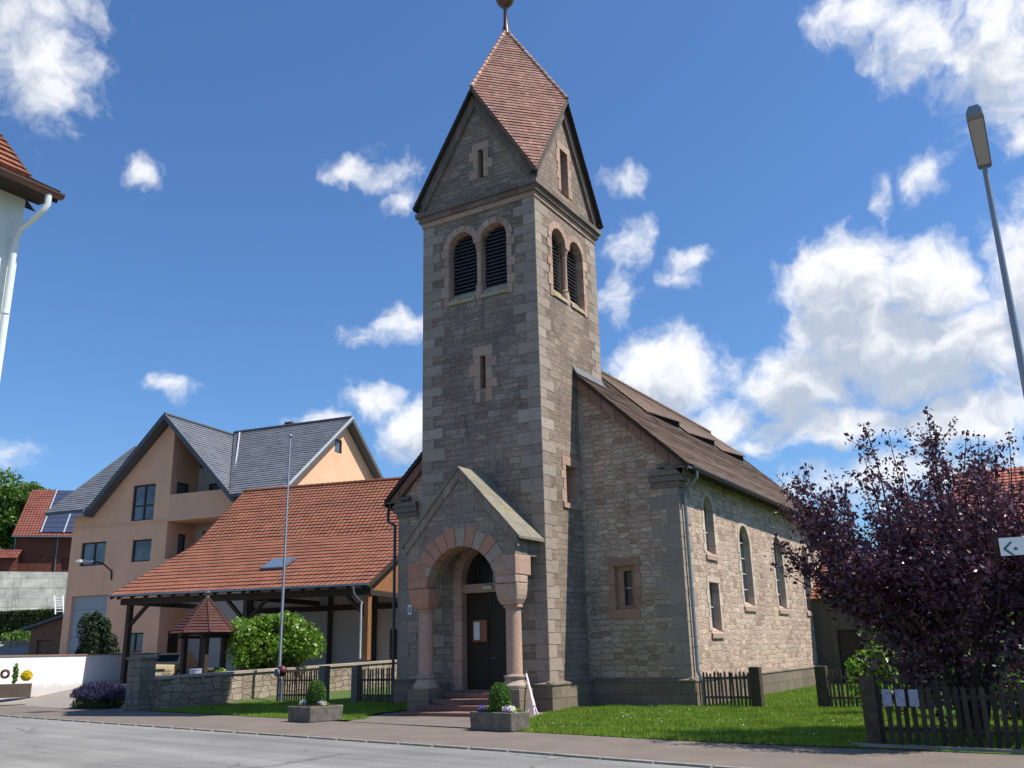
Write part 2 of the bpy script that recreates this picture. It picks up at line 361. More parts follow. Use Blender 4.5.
SILL = ashlar('sandstone with yellow lichen', [(.45,.36,.26), (.40,.33,.24)], .1, .2, (.36,.28,.04))
CORN = ashlar('dark weathered cornice stone', [(.17,.14,.12), (.21,.175,.15), (.19,.13,.11), (.15,.135,.12)], .12, .4)
PINKD = ashlar('dark red sandstone band', [(.25,.14,.11), (.21,.13,.10), (.27,.17,.13)], .12, .35)
PLINTH = ashlar('plinth ashlar', [(0.167,0.135,0.102), (0.205,0.168,0.128), (0.192,0.150,0.114), (0.223,0.184,0.139)], .12, .35)
STEP = ashlar('red sandstone step', [(0.186,0.105,0.081), (0.211,0.124,0.099)], .1, .3)
TROUGH = plain('old trough stone', (.145,.132,.112), .95, .1, .4, 7, bs=.7, bscale=22)
TTILE = tiles('tower roof tiles', [(0.261,0.116,0.089), (0.324,0.163,0.128), (0.279,0.142,0.111), (0.378,0.215,0.170), (0.216,0.112,0.089)], .19, .24, ((0.108,0.077,0.068), 1.3, .48, .70, .6))
NTILE = tiles('mossy brown roof tiles', [(0.143,0.107,0.082), (0.181,0.129,0.095), (0.160,0.120,0.093), (0.210,0.133,0.095), (0.130,0.103,0.082)], .19, .2, ((0.134,0.073,0.039), 1.3, .45, .65, .55))
PTILE = ashlar('lichened stone roof slab', [(0.194,0.180,0.148), (0.223,0.202,0.163)], .1, .55, (0.238,0.209,0.111))
CTILE = tiles('orange clay tiles', [(0.229,0.088,0.050), (0.258,0.103,0.062), (0.243,0.094,0.056), (0.210,0.081,0.050)], .3, .42, ((0.117,0.049,0.033), 1.0, .5, .75, .3), wave=True, mort=.0)
GTILE = tiles('anthracite concrete tiles', [(.14,.155,.18), (.165,.18,.205), (.15,.165,.19)], .33, .35, wave=True, mort=.012, rough=.5)
RTILE = tiles('dark red clay tiles', [(.20,.065,.05), (.235,.078,.058), (.185,.06,.046)], .32, .36, wave=True, mort=.012)
DARKW = plain('dark stained timber', (.045,.032,.024), .75, .25, .3, 6)
DOORW = plain('nearly black oak door', (.022,.016,.012), .55, .3, .3, 8)
BROWNW = plain('brown timber', (.26,.12,.05), .7, .3, .25, 5)
FENCEW = plain('weathered fence pickets', (.10,.078,.06), .9, .15, .4, 9, island=.3)
FENCEG = plain('grey brown pickets darkened for tree shade', (.045,.039,.033), .9, .15, .35, 9, island=.3)  # picket tone lowered to carry the tree's shade on this fence
ZINC = plain('zinc gutter metal', (.24,.26,.28), .4, .5, .15, 3, metal=.7)
DZINC = plain('dark painted downpipe', (.05,.06,.075), .5, .4, .15, 3)
LEAD = plain('lead flashing', (.13,.13,.135), .6, .4, .25, 2)
COPPER = plain('dark copper finial', (.16,.085,.065), .35, .5, .3, 4, metal=.6)
BLACK = plain('dark interior', (.012,.012,.013), .9, .1, .1)
LOUV = plain('dark slate louvres', (.075,.085,.105), .7, .3, .25, 4)
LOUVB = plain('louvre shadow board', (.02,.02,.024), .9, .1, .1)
GLASS = glass('dark window glass')
GLASSH = plain('house glass with painted reflections', (.10,.12,.14), .12, .7, .75, .55)  # pale patches in the pane colour stand in for reflections
LEADG = glass('leaded church glass', (.045,.05,.055), .25, .5)
FRAMEW = plain('pale window frame', (.55,.53,.48), .6, .3, .1)
FRAMED = plain('dark window frame', (.03,.025,.022), .5, .4, .1)
PEACH = plain('peach house render', (.80,.45,.285), .9, .15, .10, .5, bs=.3, bscale=60)
PEACHR = plain('peach balcony render', (.76,.43,.28), .9, .15, .06, .8)
GREYR = plain('grey recess render', (.50,.455,.42), .9, .15, .08, .8)
WHITER = plain('white roughcast render', (.74,.76,.72), .95, .1, .07, 2.0, bs=1.0, bscale=13)
WHITEW = plain('white painted garden wall', (.80,.79,.80), .9, .2, .06, 1.2, bs=.2, bscale=25)
FASC = plain('anthracite fascia board', (.10,.11,.125), .6, .3, .1)
FASCL = plain('light grey verge trim', (.42,.44,.46), .6, .3, .1)
CONC = masonry('weathered concrete retaining wall', [(.66,.64,.55), (.72,.70,.62), (.62,.60,.52)], 2.6, 1.0, (.36,.35,.30), .06, (.62, 1.15), grime=(.13,.125,.10), bumpd=.02)
BRICK = masonry('red brown brick', [(.17,.062,.042), (.20,.075,.05), (.15,.055,.04)], .25, .08, (.14,.07,.05), .01, (.85, 1.1), bumpd=.01)
OBRICK = plain('orange brick panel', (.42,.15,.07), .9, .15, .15, 2)
SOLAR = plain('solar cells', (.045,.055,.095), .25, .6, .1, 2)
ALU = plain('aluminium', (.60,.62,.64), .35, .5, .08, 3, metal=.5)
GALV = plain('galvanised pole', (.22,.25,.30), .45, .45, .12, 3, metal=.4)
LAMPG = plain('milky luminaire cover', (.36,.35,.37), .35, .5, .05)
WHITEP = plain('white paint', (.80,.80,.80), .5, .4, .05)
TEAL = plain('teal sign print', (.02,.16,.14), .5, .4, .05)
RED = plain('dark red enamel', (.085,.016,.024), .5, .4, .2)
PAPER = plain('notice sheets dimmed for shade', (.27,.30,.40), .7, .3, .5, 26)  # sheet colour dimmed in place of the shade on the notices
CARP = plain('pale beige car paint', (.46,.36,.20), .3, .6, .05)
RUBBER = plain('black rubber', (.02,.02,.02), .8, .2, .1)
GARAGE = plain('grey garage door', (.33,.35,.37), .6, .3, .05)
BARK = plain('dark bark', (.06,.045,.035), .95, .1, .4, 12)
SOIL = plain('dark soil', (.05,.035,.025), 1, .05, .3, 14)
KERB = plain('kerb concrete', (.22,.21,.195), .9, .15, .3, 3)
WOODP = plain('notice case wood', (.24,.10,.05), .6, .3, .15, 6)
PURPLE = leafmat('purple plum leaves', [(0.024,0.011,0.024), (0.051,0.019,0.040), (0.089,0.032,0.068), (0.034,0.013,0.027), (0.137,0.059,0.112), (0.041,0.021,0.031)], .36, .25, .5)
GREENL = leafmat('glossy green leaves', [(.07,.14,.015), (.13,.24,.025), (.20,.33,.04), (.10,.19,.02)], .35, .3, .5)
DGREEN = leafmat('dark conifer leaves', [(.010,.022,.008), (.018,.04,.014), (.03,.06,.02)], .7, .15)
HEDGE = leafmat('hedge leaves', [(.02,.045,.012), (.035,.07,.018), (.055,.10,.025)], .6, .2)
BOXW = leafmat('box ball leaves', [(.04,.10,.012), (.07,.16,.02), (.10,.22,.03)], .55, .25)
TREEG = leafmat('tree leaves', [(.05,.11,.02), (.09,.17,.03), (.13,.22,.04), (.03,.07,.015)], .55, .3)
LAVF = leafmat('lavender flowers', [(0.030,0.026,0.072), (0.060,0.046,0.130), (0.042,0.033,0.098), (0.021,0.033,0.023)], .8, .2)
VIOLA = leafmat('violet pansy petals', [(.22,.14,.55), (.30,.20,.68)], .7, .3)
WHITF = leafmat('white flower petals', [(.75,.75,.72), (.85,.85,.80)], .7, .3)
YELF = leafmat('yellow flower petals', [(.62,.50,.03), (.72,.62,.05)], .7, .3)
weather(PEACH, None, .22); weather(PEACHR, None, .2); weather(WHITEW, .32, .16, (.30, .28, .24)); weather(WHITER, None, .2, (.35, .34, .30)); weather(GREYR, None, .25)
PINKT = plain('white and pink lacquer', (.86,.70,.78), .3, .6, .05)

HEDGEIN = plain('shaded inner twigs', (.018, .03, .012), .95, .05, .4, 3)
def groundmat(name, a, b_, s1=1.2, grain=.25, cracks=False, tracks=False):
    m, t, b = newmat(name, .93, .2); g = t.node('ShaderNodeNewGeometry'); pos = g.outputs['Position']
    c = t.ramp(t.noise(pos, s1, 6, .65), [(.3, a), (.7, b_)])
    c = t.mix(1.0, c, t.ramp(t.noise(pos, 45, 3, .7), [(.25, (1-grain,)*3), (.75, (1+grain,)*3)]), 'MULTIPLY')
    if tracks:
        x, y, z = t.sep(pos); k = t.math('ADD', y, t.math('MULTIPLY', x, .193))
        s = t.noise(t.comb(t.math('MULTIPLY', x, .05), t.math('MULTIPLY', k, .9), 0.0), 1.0, 4, .6)
        c = t.mix(1.0, c, t.ramp(s, [(.35, (.74,)*3), (.62, (1.10,)*3)]), 'MULTIPLY')
    if cracks:
        vo = t.node('ShaderNodeTexVoronoi', feature='DISTANCE_TO_EDGE'); t.put(vo.inputs['Vector'], t.vm('ADD', pos, t.vm('MULTIPLY', t.noise(pos, 1.5, 3, out=1), (.8,.8,0)))); vo.inputs['Scale'].default_value = .22
        c = t.mix(t.mapr(vo.outputs['Distance'], .006, .0, 0.0, .5), c, (.04,.04,.04))
    t.put(b.inputs['Base Color'], c); bump(t, b, t.noise(pos, 60, 3, .7), .35, .006)
    return m
ROAD = groundmat('worn light asphalt', (.175,.172,.165), (.23,.226,.216), .5, .32, True, True)
PAVE = groundmat('reddish brown pavement', (.135,.112,.094), (.18,.15,.128), 1.0, .2)
LAWN = groundmat('lawn soil and turf', (.035,.08,.012), (.06,.13,.018), 1.5, .4)
EARTH = groundmat('distant meadow ground', (.05,.09,.025), (.09,.12,.04), .1, .2)
YARD = groundmat('yard paving', (.20,.18,.16), (.26,.235,.21), .9, .2)
GRASS = leafmat('grass blades', [(0.112,0.179,0.018), (0.171,0.263,0.028), (0.224,0.319,0.045), (0.130,0.207,0.022)], .6, .3)

# ------------------------------------------------------------------ ground
def sst(a, b, x):
    t = np.clip((x-a)/(b-a), 0, 1); return t*t*(3-2*t)
def height(x, y):
    yard = .62*sst(0, 7.5, y-22.9-np.maximum(0, -30.4-x)*.19)*sst(29.2, 30.6, -x)
    dep = -x*.511 + y*.86
    hill = 3.0*sst(66, 86, dep)*sst(58, 72, -x) + 5*sst(110, 260, dep)
    hill2 = 3.2*sst(92, 100, dep)*sst(62, 72, -x)
    return G + yard + hill + hill2
def sheet(name, poly, z, mat, kind='structure', th=.0):
    mb = MB(); n = len(poly)
    tris = tessellate_polygon([[Vector((a, b, 0)) for a, b in poly]])
    if th:
        mb.add([(a, b, z) for a, b in poly]+[(a, b, z-th) for a, b in poly], [tuple(t) for t in tris]+[(i, (i+1) % n, n+(i+1) % n, n+i) for i in range(n)])
    else: mb.add([(a, b, z) for a, b in poly], [tuple(t) for t in tris])
    o = mb.build(name, mat); o['kind'] = kind; return o
xs = np.concatenate([np.linspace(-900, -140, 20), np.linspace(-136, 60, 99), np.linspace(80, 900, 18)])
ys = np.concatenate([np.linspace(-300, -20, 8), np.linspace(-16, 140, 79), np.linspace(150, 1400, 26)])
XX, YY = np.meshgrid(xs, ys); ZZ = height(XX, YY) - .016
nx = len(xs); ny = len(ys); idx = np.arange(nx*ny).reshape(ny, nx)
FF = np.stack([idx[:-1, :-1], idx[:-1, 1:], idx[1:, 1:], idx[1:, :-1]], -1).reshape(-1, 4)
gnd = nmesh('ground', np.stack([XX, YY, ZZ], -1).reshape(-1, 3), FF, EARTH, smooth=True); struct(gnd)
# road and pavement follow one line across the front of the church
RL = [(-120, 36.4), (-60, 24.9), (-33.62, 20.15), (-17.67, 17.22), (-9.61, 15.8), (-6.36, 15.05), (-1, 14.0), (10, 11.8), (60, 2)]
sheet('road', [(a, b-8.2) for a, b in RL] + RL[::-1], G+.004, ROAD)
PL = [(-120, 40), (-60, 28.5), (-30.49, 22.87), (-29.5, 23.1), (-18.73, 20.95), (-11.05, 19.25), (-6.87, 18.36), (-3.68, 18.02), (-1.13, 17.8), (10, 15.6), (60, 6)]
def kerbline():
    mb = MB()
    for (a, b), (c, d) in zip(RL[:-1], RL[1:]):
        n = max(1, int(hypot(c-a, d-b)/1.0))
        for i in range(n):
            t0, t1 = i/n+.004, (i+1)/n-.004
            p = Vector((a+(c-a)*t0, b+(d-b)*t0, 0)); q = Vector((a+(c-a)*t1, b+(d-b)*t1, 0)); e = Vector((0, .075, 0)); h = Vector((0, 0, .035+random.random()*.006))
            z = Vector((0, 0, G-.05)); zz = Vector((0, 0, G))
            mb.hexa([p-e+z, q-e+z, q+e+z, p+e+z], [p-e+zz+h, q-e+zz+h, q+e+zz+h, p+e+zz+h])
    o = mb.build('kerb', KERB); struct(o)
kerbline()
sheet('pavement', [(a, b+.08) for a, b in RL] + PL[::-1], G+.03, PAVE, th=.06)
sheet('near_pavement', [(-60, 12.5), (-33.62, 8.1), (-17.67, 5.6), (-6, 3.6), (10, .8), (30, -3), (30, -25), (-60, -25)], G+.03, PAVE, th=.06)
sheet('entrance_path', [(-18.0, 20.8), (-12.75, 19.85), (-12.9, 22.5), (-14.0, 25.6), (-19.2, 25.6), (-19.0, 23.6)], G+.036, PAVE)
sheet('lawn_left', [(-29.4, 23.15), (-18.73, 20.98), (-18.0, 21.6), (-19.3, 23.7), (-19.3, 28.4), (-22.3, 28.4), (-22.3, 60), (-29.4, 60)], G+.04, LAWN)
sheet('lawn_right', [(-12.7, 19.6), (-11.05, 19.27), (-6.87, 18.38), (-3.68, 18.04), (-1.13, 17.82), (10, 15.62), (10, 60), (-10.5, 60), (-10.5, 28.4), (-14.1, 28.4), (-14.1, 25.5), (-13.2, 23)], G+.04, LAWN)
def yard():
    xs = np.linspace(-90, -29.6, 60); f = np.linspace(0, 1, 40)**1.5
    X_, F_ = np.meshgrid(xs, f); Y0_ = 22.75+np.maximum(0, -30.4-X_)*.19; Y_ = Y0_+F_*(66-Y0_); Z_ = height(X_, Y_)+.03
    Z_ = np.maximum(Z_, G+.036); i = np.arange(X_.size).reshape(X_.shape); F = np.stack([i[:-1, :-1], i[:-1, 1:], i[1:, 1:], i[1:, :-1]], -1).reshape(-1, 4)
    o = nmesh('yard_paving', np.stack([X_, Y_, Z_], -1).reshape(-1, 3), F, YARD, smooth=True); struct(o)
yard()
def grassfield(name, regions, n, hmin=.035, hmax=.085):
    P = []
    for poly, dens in regions:
        A = np.array(poly); lo = A.min(0); hi = A.max(0); k = int(n*dens); p = lo+(hi-lo)*rng.random((k*3, 2))
        ins = np.zeros(len(p), bool); j = len(A)-1
        for i in range(len(A)):
            c = ((A[i, 1] > p[:, 1]) != (A[j, 1] > p[:, 1])) & (p[:, 0] < (A[j, 0]-A[i, 0])*(p[:, 1]-A[i, 1])/(A[j, 1]-A[i, 1]+1e-9)+A[i, 0]); ins ^= c; j = i
        P.append(p[ins][:k])
    P = np.concatenate(P); k = len(P); a = rng.random(k)*2*pi; h = hmin+(hmax-hmin)*rng.random(k)**1.5
    h *= .7+.9*(np.sin(P[:, 0]*2.1)*np.sin(P[:, 1]*2.7+P[:, 0])*.5+.5)
    ln = .045*(rng.random((k, 2))-.5); wv = .009+.006*rng.random(k)
    b = np.stack([P[:, 0], P[:, 1], np.full(k, G+.04)], 1); s = np.stack([np.cos(a)*wv, np.sin(a)*wv, 0*a], 1)
    tip = b + np.stack([ln[:, 0], ln[:, 1], h], 1)
    V = np.stack([b-s, b+s, tip], 1).reshape(-1, 3); o = nmesh(name, V, np.arange(3*k).reshape(-1, 3), GRASS); o['kind'] = 'stuff'; return o
grassfield('grass', [([(-29.35, 23.2), (-18.73, 21.0), (-18.2, 21.6), (-19.35, 23.7), (-19.35, 28.4), (-29.35, 28.9)], .30),
                     ([(-12.6, 19.55), (-6.87, 18.34), (-3.68, 18.0), (-3.6, 26), (-4.2, 28.5), (-10.4, 28.4), (-14.0, 27.9), (-14.0, 25.4), (-13.2, 23)], .52),
                     ([(-10.3, 28.5), (-6, 28.5), (-6, 44), (-10.3, 44)], .12), ([(-3.6, 18.4), (0, 17.9), (2, 26), (-4, 28)], .12)], 150000)
def daisies():
    P = np.stack([-13 + 9*rng.random(110), 19.5+7.5*rng.random(110)], 1); P = P[P[:, 1] > 19.9-.19*(P[:, 0]+13)+.3]
    Q = []
    for x, y in P:
        for k in range(2): Q.append((x+.05*rng.normal(), y+.05*rng.normal(), G+.11+.03*rng.random()))
    leafcloud('daisies', np.array(Q), .015, WHITF)['kind'] = 'stuff'

# ------------------------------------------------------------------ foliage
def leafcloud(name, C, size, mat, parent=None, origin=(0, 0, 0), aspect=.6, up=.0):
    C = np.asarray(C, float); k = len(C)
    d = rng.normal(size=(k, 3)); d[:, 2] += up; d /= np.linalg.norm(d, axis=1)[:, None]
    e = rng.normal(size=(k, 3)); e -= (e*d).sum(1)[:, None]*d; e /= np.linalg.norm(e, axis=1)[:, None]
    s = size*(.6+.8*rng.random(k))[:, None]
    V = np.stack([C-d*s, C+e*s*aspect, C+d*s, C-e*s*aspect], 1).reshape(-1, 3)
    return nmesh(name, V, np.arange(4*k).reshape(-1, 4), mat, parent, origin)
def ellip(n, c, r, shell=.55, flat=None):
    d = rng.normal(size=(n, 3)); d /= np.linalg.norm(d, axis=1)[:, None]
    q = d*(shell+(1-shell)*rng.random(n)**.5)[:, None]
    if flat is not None: q[:, 2] = np.maximum(q[:, 2], flat)
    return np.array(c)+q*np.array(r)
def clumps(n, c, r, nc=14, cr=.35, shell=.5):
    """leaves gathered in many small clumps through an ellipsoid"""
    cc = ellip(nc, c, r, shell); out = []
    for p in cc: out.append(ellip(n//nc, p, np.array(r)*cr*(.7+.6*rng.random()), .25))
    return np.concatenate(out)
def bush(name, loc, r, n, size, mat, label, cat, nc=16, cr=.4, group=None, stem=True, up=0.0, core=0.0):
    if core: pass
    t = thing(name, (loc[0], loc[1], loc[2]), label, cat, group)
    c = (loc[0], loc[1], loc[2]+r[2]*.95); P = np.concatenate([clumps(n*2//3, c, r, nc, cr), ellip(n//3, c, np.array(r)*.85, .6)])
    P = P[P[:, 2] > loc[2]+.02]
    leafcloud('foliage', P, size, mat, t, up=up)
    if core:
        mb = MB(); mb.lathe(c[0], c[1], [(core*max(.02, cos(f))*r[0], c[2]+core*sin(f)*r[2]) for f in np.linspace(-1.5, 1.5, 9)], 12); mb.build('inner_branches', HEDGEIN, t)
    if stem:
        mb = MB()
        for k in range(5):
            a = random.random()*6.3; mb.tube([loc, (loc[0]+cos(a)*r[0]*.25, loc[1]+sin(a)*r[1]*.25, loc[2]+r[2]*.6), (loc[0]+cos(a)*r[0]*.55, loc[1]+sin(a)*r[1]*.55, loc[2]+r[2]*1.2)], [.05, .035, .015], 6)
        mb.build('stem', BARK, t)
    return t
daisies()

# ================================================================== CHURCH
church = thing('church', (-16.4, 28.0, G), 'grey stone village church with a tall front tower under a pointed tiled spire', 'church')
TX0, TX1, TY0, TY1, TZ = -19.03, -14.15, 25.70, 30.58, 17.75
TXC, TYC = (TX0+TX1)/2, (TY0+TY1)/2
NX0, NX1, NY0, NY1, NE = -22.2, -10.60, 28.45, 49.5, 7.35
NXC = (NX0+NX1)/2
fTF, fTR, fTL = fY(TY0), fX(TX1), fX(TX0, 1)
fNF, fNR, fNL = fY(NY0), fX(NX1), fX(NX0, 1)

def blocks_v(mb, fr, a, sgn, z0, z1, proud=.012, wid=(.28, .48), hh=(.30, .46)):
    """quoin column running up a corner at a, blocks extend in direction sgn"""
    z = z0; k = 0
    while z < z1-.05:
        h = min(random.uniform(*hh), z1-z); wv = wid[k % 2]*random.uniform(.9, 1.15); g = .009
        mb.prism(rect(min(a, a+sgn*wv), max(a, a+sgn*wv), z+g, z+h-g), fr, -proud, .05); z += h; k += 1
def surround(mb, fr, a0, a1, z0, zs, *A, **K):
    m_ = MB(); surround_(m_, fr, a0+.012, a1-.012, z0, zs, *A, **K); m_.build('window_surround', SANDP if fr is fNR else (ORANGEB if fr is fNF else SAND), church)
def surround_(mb, fr, a0, a1, z0, zs, arched=True, w=.26, proud=.03, n=9, depth=.38, jw=(.0, .12), bottom=True, lintel=.3, rise=None):
    for sg, a in ((-1, a0), (1, a1)):
        z = z0; k = random.randint(0, 1)
        while z < zs-.03:
            h = min(random.uniform(.3, .5), zs-z); ww = w+jw[k % 2]
            mb.prism(rect(min(a, a+sg*ww), max(a, a+sg*ww), z+.008, z+h-.006), fr, -proud, depth); z += h; k += 1
    c = (a0+a1)/2; r = (a1-a0)/2; kk = rise or r
    if arched:
        for i in range(n):
            t0, t1 = pi*i/n+.012, pi*(i+1)/n-.012; ow = w*(1.0+.12*random.random())
            pts = [(c+r*cos(t), zs+kk*sin(t)) for t in (t0, (t0+t1)/2, t1)] + [(c+(r+ow)*cos(t), zs+(kk+ow)*sin(t)) for t in (t1, (t0+t1)/2, t0)]
            mb.prism(pts, fr, -proud, depth)
    else:
        mb.prism(rect(a0-w-.03, a1+w+.03, zs+.006, zs+lintel), fr, -proud-.003, depth)
    if bottom: mb.prism(rect(a0-w-.05, a1+w+.05, z0-.18, z0-.006), fr, -proud-.03, depth)

# ---- tower body with real openings
zs1, zb1 = 16.05, 14.0
belF = [(-17.86, -16.72), (-16.46, -15.32)]; belR = [(26.86, 27.98), (28.26, 29.38)]
def twin(op):
    (a0, m0), (m1, b1) = op; r = (m0-a0)/2; q = (b1-m1)/2
    return [(a0, zb1), (b1, zb1)] + [((m1+b1)/2+q*cos(pi*i/12), zs1+q*sin(pi*i/12)) for i in range(13)] + [((a0+m0)/2+r*cos(pi*i/12), zs1+r*sin(pi*i/12)) for i in range(13)]
mb = MB()
frontholes = [twin(belF)] + [rect(-16.55, -16.29, 10.42, 11.62), rect(-17.0, -16.1, 11.64, 11.9), arch(-17.4, -15.44, .45, 3.98, 16)]
del frontholes[2]
mb.panel(rect(TX0, TX1, G, TZ), frontholes, fTF, .42, back=False)
mb.panel(rect(TY0, TY1, G, TZ), [twin(belR)] + [rect(27.28, 28.16, 6.4, 7.7)], fTR, .42)
mb.panel(rect(TY0, TY1, G, TZ), [twin(belR)], fTL, .42)
mb.panel(rect(TX0, TX1, 9, TZ), [], fY(TY1, -1), .4)
GA = 22.35
for fr, c in ((fTF, TXC), (fY(TY1, -1), TXC)):
    mb.panel([(c-2.44, TZ), (c+2.44, TZ), (c+2.44, 18.38), (c+.02, 22.28), (c-.02, 22.28), (c-2.44, 18.38)], [rect(c+.07, c+.33, 18.62, 19.8)] if fr is fTF else [], fr, .4)
for fr in (fTR, fTL): mb.panel([(TYC-2.44, TZ), (TYC+2.44, TZ), (TYC+2.44, 18.38), (TYC+.02, 22.28), (TYC-.02, 22.28), (TYC-2.44, 18.38)], [rect(TYC-.32, TYC+.32, 18.35, 20.2)], fr, .4)
tower = mb.build('tower_wall', TOWER, church)
mb = MB()
mb.box(TX0+.43, TX1-.43, TY0+.43, TY1-.43, 5.2, 16.9); mb.box(-16.6, -16.2, TY0+.3, TY0+.45, 18.4, 20); mb.box(TX1-.45, TX1-.3, TYC-.4, TYC+.4, 18.2, 20.4)
mb.box(-16.8, -16.0, TY0+.30, TY0+.45, 10.2, 11.8)
mb.build('belfry_darkness', BLACK, church)
# quoins at the tower corners, both faces of each corner
for fr, a, sg in ((fTF, TX1, -1), (fTF, TX0, 1), (fTR, TY0, 1), (fTR, TY1, -1), (fTL, TY0, 1)):
    mb = MB(); blocks_v(mb, fr, a, sg, .68, 17.3, .010 if fr in (fTR, fTL) else .012, (.45, .85), (.32, .46)); mb.build('corner_quoins', QUOIN, tower)
# belfry: surrounds, sills, columns, louvres
for fr, op in ((fTF, belF), (fTR, belR), (fTL, belR)):
    mb = MB(); ms = MB()
    for j, (a, b) in enumerate(op):
        c = (a+b)/2; r = (b-a)/2-.012
        for i in range(7):
            t0, t1 = pi*i/7+.015, pi*(i+1)/7-.015
            if (j == 0 and i == 0) or (j == 1 and i == 6): continue
            pts = [(c+r*cos(t), zs1+r*sin(t)) for t in (t0, (t0+t1)/2, t1)]+[(c+(r+.25)*cos(t), zs1+(r+.25)*sin(t)) for t in (t1, (t0+t1)/2, t0)]
            mb.prism(pts, fr, -.03, .38)
        sg, e = ((-1, a+.012) if j == 0 else (1, b-.012)); z = zb1-.25; k = 0
        while z < zs1-.04:
            h = min(random.uniform(.3, .46), zs1-z); ww = .2+.14*(k % 2); mb.prism(rect(min(e, e+sg*ww), max(e, e+sg*ww), z+.008, z+h-.008), fr, -.03, .38); z += h; k += 1
    m0, m1 = op[0][1], op[1][0]; c = (m0+m1)/2
    mb.prism([(m0-.02, zs1-.02), (m1+.02, zs1-.02), (c+.22, zs1+.42), (c-.22, zs1+.42)], fr, -.032, .09)
    for a, b in op: ms.add([fr(a, zb1+.30, .30), fr(b, zb1+.30, .30), fr(b, zb1-.10, -.05), fr(a, zb1-.10, -.05), fr(a, zb1-.2, -.05), fr(b, zb1-.2, -.05)], [(0, 1, 2, 3), (3, 2, 5, 4)])
    mb.build('belfry_arch_stones', SAND, church); ms.build('belfry_sill', SILL, church)
for fr, op in ((fTF, belF), (fTR, belR), (fTL, belR)):
    mb = MB(); c = (op[0][1]+op[1][0])/2; p = fr(c, 0, .14)
    mb.lathe(p.x, p.y, [(.15, zb1-.2), (.15, zb1+.22), (.125, zb1+.3), (.15, zb1+.36), (.095, zb1+.42), (.095, zs1-.42), (.12, zs1-.36), (.10, zs1-.33), (.15, zs1-.1), (.17, zs1)], 14)
    mb.box(p.x-.165, p.x+.165, p.y-.165, p.y+.165, zs1-.01, zs1+.04)
    mb.prism(rect(op[0][1], op[1][0], zb1-.1, zs1+.05), fr, .27, .41); mb.box(p.x-.13, p.x+.13, p.y-.13, p.y+.13, zb1-.25, zb1+.14)
    mb.build('belfry_column', SAND, church, smooth=True)
    for a, b in op:
        lv = MB(); c2 = (a+b)/2; r = (b-a)/2; z = zb1+.26
        while z < zs1+r-.06:
            hw = r if z < zs1 else sqrt(max(.01, r*r-(z-zs1)**2)); hw = min(hw, r)+.0
            p0 = fr(c2-hw, z, .26); p1 = fr(c2+hw, z, .26); q0 = fr(c2-hw, z+.11, .39); q1 = fr(c2+hw, z+.11, .39); up = Vector((0, 0, .022))
            lv.hexa([p0, p1, q1, q0], [p0+up, p1+up, q1+up, q0+up]); z += .145
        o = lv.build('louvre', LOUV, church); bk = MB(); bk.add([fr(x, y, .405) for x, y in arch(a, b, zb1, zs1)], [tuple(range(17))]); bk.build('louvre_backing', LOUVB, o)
# slit windows and dark red / light surrounds on the tower
mb = MB()
surround(mb, fTF, -16.55, -16.29, 10.42, 11.62, False, .26, .02, jw=(.0, .2), bottom=False, lintel=.36)
surround(mb, fTF, -16.55, -16.29, 9.95, 10.40, False, .2, .018, jw=(.0, .05), bottom=False, lintel=.02)
surround(mb, fTF, TXC+.07, TXC+.33, 18.62, 19.8, False, .22, .02, jw=(.0, .18), bottom=False)
surround(mb, fTR, TYC-.32, TYC+.32, 18.35, 20.2, False, .2, .02, jw=(.0, .1), bottom=False)
surround(mb, fTR, 27.28, 28.16, 6.4, 7.7, False, .2, .02, jw=(.0, .14), bottom=True)

mb = MB(); mb.add([fTR(a, b, d) for a, b, d in ((TYC-.32, 18.5, .38), (TYC+.32, 18.5, .38), (TYC+.32, 18.33, -.04), (TYC-.32, 18.33, -.04))], [(0, 1, 2, 3)]); mb.build('gable_window_sill', SILL, church)
mb = MB(); mb.prism(rect(27.2, 28.3, 6.35, 7.75), fTR, .40, .44); mb.build('blind_window_back', SAND, church)
# cornice
mb = MB()
def ring(mb, x0, x1, y0, y1, z0, z1, seg=.75):
    n = max(1, round((x1-x0)/seg))
    for i in range(n):
        a = x0+(x1-x0)*i/n+.004; b = x0+(x1-x0)*(i+1)/n-.004
        mb.box(a, b, y0, y0+.5, z0, z1); mb.box(a, b, y1-.5, y1, z0, z1)
    n = max(1, round((y1-y0-1)/seg))
    for i in range(n):
        a = y0+.5+(y1-y0-1)*i/n+.004; b = y0+.5+(y1-y0-1)*(i+1)/n-.004
        mb.box(x0, x0+.5, a, b, z0, z1); mb.box(x1-.5, x1, a, b, z0, z1)
ring(mb, TX0-.05, TX1+.05, TY0-.05, TY1+.05, 17.22, 17.42)
mb.build('lower_cornice', SAND, church)
mb = MB(); ring(mb, TX0-.14, TX1+.14, TY0-.14, TY1+.14, 17.425, 17.62); ring(mb, TX0-.24, TX1+.24, TY0-.24, TY1+.24, 17.625, 17.80)
mb.build('cornice', CORN, church)
# raking gable stones
for fr, c in ((fTF, TXC), (fTR, TYC), (fTL, TYC)):
    mb = MB()
    for sg in (-1, 1):
        A = Vector((c+sg*2.60, 18.13)); B = Vector((c+sg*.01, 22.29)); n = 9; d = (B-A)/n; nn = Vector((0, -.62))
        for i in range(n):
            p = A+d*(i+.02); q = A+d*(i+.98); mb.prism([tuple(p), tuple(q), tuple(q+nn), tuple(p+nn)], fr, -.12, .05)
    mb.build('raking_gable_stones', CORN, church)

